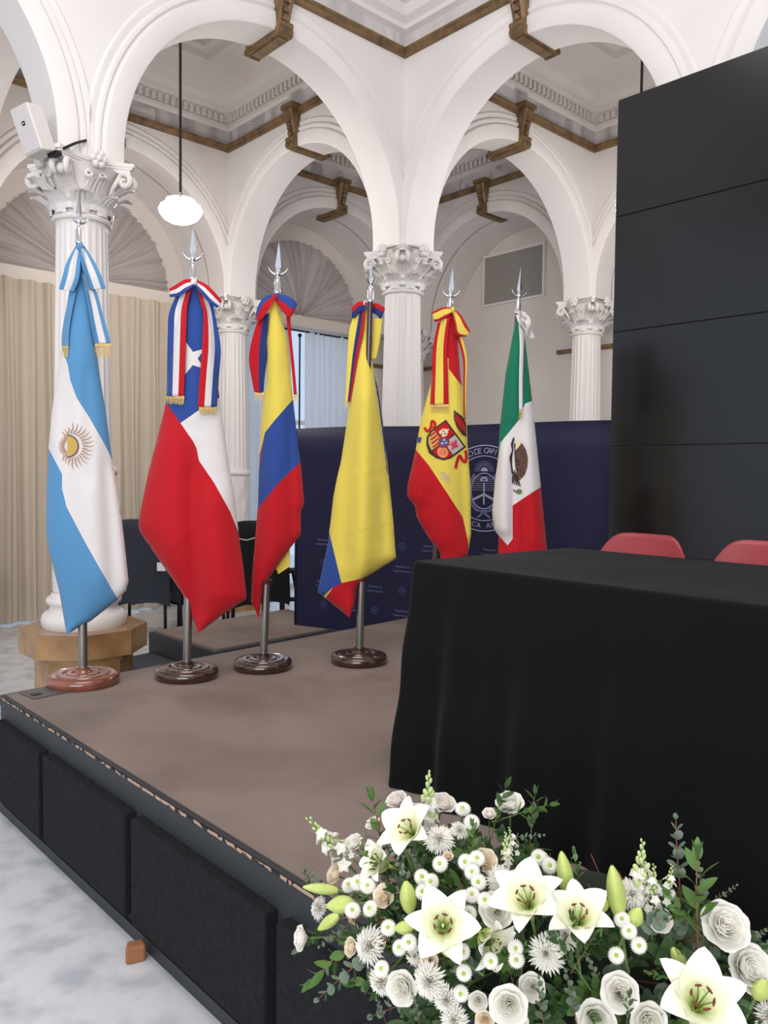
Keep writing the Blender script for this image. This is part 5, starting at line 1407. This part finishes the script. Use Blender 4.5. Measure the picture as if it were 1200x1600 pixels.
face_flower('button', mk_button, 'chrysanthemum', 'white button chrysanthemums with a green eye', 'white button chrysanthemum',
    [(a, b, 12.5, rf.uniform(-.4, .4), rf.uniform(-.4, .3), -.045) for a, b in ((737, 1285), (723, 1265), (688, 1350), (728, 1347), (745, 1342), (738, 1363), (748, 1378), (738, 1399), (675, 1378), (659, 1371), (661, 1394), (575, 1385), (560, 1379), (546, 1384), (579, 1420), (551, 1423),
      (607, 1450), (625, 1481), (639, 1472), (733, 1428), (730, 1453), (722, 1487), (766, 1501), (725, 1520), (758, 1407), (721, 1552), (597, 1514), (805, 1481), (998, 1477), (983, 1455), (963, 1493), (972, 1437), (842, 1340), (858, 1353), (807, 1500))], .0155)
face_flower('hydra', lambda: mk_rose('petal_warm', 'carnation'), 'carnation', 'ruffled white blooms', 'ruffled white bloom',
    [(622, 1255, 18, -.4, -.9), (690, 1262, 22, .5, -.7), (585, 1290, 13, -.6, -.9), (765, 1275, 12, .1, -.9), (1030, 1440, 20, 0, -.2), (650, 1272, 16, -.2, -.7)], .034)
def along(key, make, base_px, tip_px, nat, label, cat, group, push=0, spin=0, tippush=0):
    pa, n, t = surf(*base_px, push); pb = CAMP + ray(*tip_px)*(t+push+tippush); z_ = pb-pa
    return place(key, make, frame(pa, z_.normalized(), z_.length/nat, spin), label, cat, group)
for (a, b, tp, sp) in (((668, 1290), (670, 1205), .0, 0), ((1000, 1392), (1004, 1312), 0, 1.5), ((793, 1345), (790, 1300), 0, .5)):
    along('snap', lambda: mk_spike('snap'), a, b, .12, where('snapdragon spike with green buds', *b), 'snapdragon', 'snapdragon spikes', -.01, sp)
for (a, b, sp) in (((545, 1352), (480, 1276), 0), ((1020, 1425), (1022, 1350), 1), ((1042, 1412), (1050, 1350), 2.4), ((805, 1335), (795, 1292), .7), ((555, 1345), (522, 1305), 2.), ((790, 1395), (812, 1350), 1.2)):
    along('stock', lambda: mk_spike('stock'), a, b, .12, where('white stock flower spray', *b), 'stock flower', 'white stock sprays', -.005, sp)
# eucalyptus
for i, (a, b, big) in enumerate((((1062, 1385), (1056, 1280), 1.25), ((1100, 1420), (1092, 1352), .8), ((1115, 1410), (1150, 1384), .8), ((575, 1492), (498, 1560), 1.2), ((600, 1345), (560, 1300), 1.1), ((640, 1380), (612, 1330), 1.7), ((520, 1395), (478, 1358), 1.3),
        ((800, 1310), (848, 1305), 1.2), ((600, 1590), (588, 1560), 1.3), ((655, 1600), (645, 1555), 1.4), ((850, 1600), (842, 1530), 2.2), ((900, 1590), (885, 1520), 1.8), ((1165, 1480), (1200, 1450), 1.3), ((545, 1445), (500, 1478), 1.1), ((655, 1360), (640, 1330), 1.4), ((935, 1530), (915, 1490), 1.6))):
    along('euca%d' % (i % 3), (lambda s=i % 3: mk_euca(1.0, .15, 6, 2+s)), a, b, .15, where('grey green eucalyptus sprig', *b), 'eucalyptus', 'eucalyptus sprigs', -.025 if i in (5, 10, 11) else 0, i*1.1)
# leafy sprigs: those the photo shows
LS = [((830, 1300), (836, 1242), 'leaf_dark', 0), ((800, 1275), (858, 1258), 'leaf_mid', 0), ((740, 1345), (738, 1292), 'leaf_mid', -.01), ((905, 1520), (870, 1468), 'leaf_dark', -.06), ((905, 1500), (930, 1460), 'leaf_dark', -.06), ((905, 1505), (895, 1440), 'leaf_dark', -.05),
      ((1075, 1440), (1035, 1425), 'leaf_mid', -.02), ((1085, 1450), (1045, 1400), 'leaf_mid', -.02), ((1090, 1470), (1090, 1345), 'leaf_mid', 0), ((905, 1380), (898, 1335), 'leaf_mid', 0), ((600, 1340), (582, 1252), 'leaf_mid', .02), ((645, 1300), (640, 1262), 'leaf_dark', .02),
      ((560, 1430), (610, 1420), 'leaf_mid', -.02), ((640, 1490), (625, 1490), 'leaf_dark', -.02), ((800, 1530), (790, 1490), 'leaf_mid', -.01), ((815, 1520), (820, 1480), 'leaf_mid', -.01), ((560, 1470), (490, 1530), 'leaf_mid', .01), ((1050, 1530), (1015, 1520), 'leaf_mid', -.02),
      ((770, 1400), (745, 1360), 'leaf_dark', .02), ((980, 1595), (985, 1555), 'leaf_dark', -.07), ((1160, 1590), (1150, 1550), 'leaf_mid', 0), ((1150, 1480), (1195, 1480), 'leaf_dark', .02), ((490, 1395), (478, 1365), 'leaf_dark', .02), ((520, 1440), (470, 1480), 'leaf_dark', .03), ((600, 1370), (570, 1330), 'leaf_mid', .01), ((770, 1300), (790, 1232), 'leaf_dark', .04)]
for i, (a, b, mk, pu) in enumerate(LS):
    along(mk+str(i % 2), (lambda mk=mk, s=i: mk_leafy(mk, 9, .11, .040, .0088, 'leaf_sprig', seed=1+s)), a, b, .11, where('leafy sprig with pointed leaves', *b), 'foliage', 'leafy sprigs', pu, i*1.3)
# filler greenery all round, under the blooms
def proj(P):
    v_ = P - CAMP; fy_ = v_.y*CP - v_.z*SP; uz = v_.y*SP + v_.z*CP
    return 600+F_PX*(v_.x*CR-uz*SR)/fy_, 800-F_PX*(v_.x*SR+uz*CR)/fy_
SIL = [(b_, a_) for a_, b_ in ((420, 1490), (470, 1430), (490, 1380), (540, 1340), (600, 1300), (660, 1280), (740, 1300), (800, 1300), (840, 1340), (880, 1400), (960, 1410), (1000, 1390), (1050, 1380), (1100, 1400), (1150, 1440), (1200, 1480), (1400, 1500))]
NF = 420
for i in range(NF):
    f = (i+.5)/NF; zc = 1 - 1.15*f; a = i*2.39996; q = math.sqrt(max(0, 1-zc*zc)); d_ = Vector((q*math.cos(a), q*math.sin(a), zc))
    p = EC + Vector((d_.x*ER.x, d_.y*ER.y, d_.z*ER.z))*rf.uniform(.55, .78)
    if p.z < .575: continue
    nrm = Vector((d_.x/ER.x, d_.y/ER.y, d_.z/ER.z)).normalized()
    front = d_.y < .25
    if not front and i % 2: continue
    for sc2, tilt in ((.95, 0), (.75, .4), (.6, .9), (.45, 1.3)):
        z_ = (nrm + Vector((rf.uniform(-.5, .5), rf.uniform(-.4, .4) - tilt, rf.uniform(-.5, .4) - tilt*.3))).normalized()
        tp = p + z_*.14*sc2
        if proj(tp)[1] > interp(SIL, proj(tp)[0]) and tp.z > .57: break
    else: continue
    kk = 'leaf_dark%d' % (i % 2) if i % 4 else 'euca%d' % (i % 3)
    if i % 7 == 3: kk = 'leaf_mid%d' % (i % 2)
    tag(copy_tree(PROTO[kk], frame(p, z_, sc2*rf.uniform(.9, 1.15), rf.uniform(0, 6))), 'dark green sprig filling the gaps under the white blooms', 'foliage', 'sprigs filling the arrangement')
def dome(m, s, z0):
    def fn(a, b):
        th = 2*PI*a; ph = PI/2*b
        return (EC.x+ER.x*s*math.cos(th)*math.cos(ph), EC.y+ER.y*s*math.sin(th)*math.cos(ph), z0 + (EC.z+ER.z*s-z0)*math.sin(ph))
    m.grid(fn, 32, 10); return m
o = dome(MB(), .50, .575).build('floral_foam', M['foam'], smooth=True); tag(o, 'block of dark green floral foam hidden inside the arrangement', 'floral foam')
m = MB(); vs = []
for j, (s, z_) in enumerate(((.30, ZS+.001), (.42, ZS+.02), (.50, .62), (.48, .62), (.40, ZS+.03))):
    vs += [(EC.x+ER.x*s*math.cos(2*PI*i/40), EC.y+ER.y*s*math.sin(2*PI*i/40), z_) for i in range(40)]
m.add(vs, [(j*40+i, j*40+(i+1) % 40, (j+1)*40+(i+1) % 40, (j+1)*40+i) for j in range(4) for i in range(40)] + [tuple(range(40)), tuple(160+i for i in range(40))])
tag(m.build('flower_dish', M['dish'], smooth='auto'), 'dark oval dish under the flowers at the stage edge', 'dish')
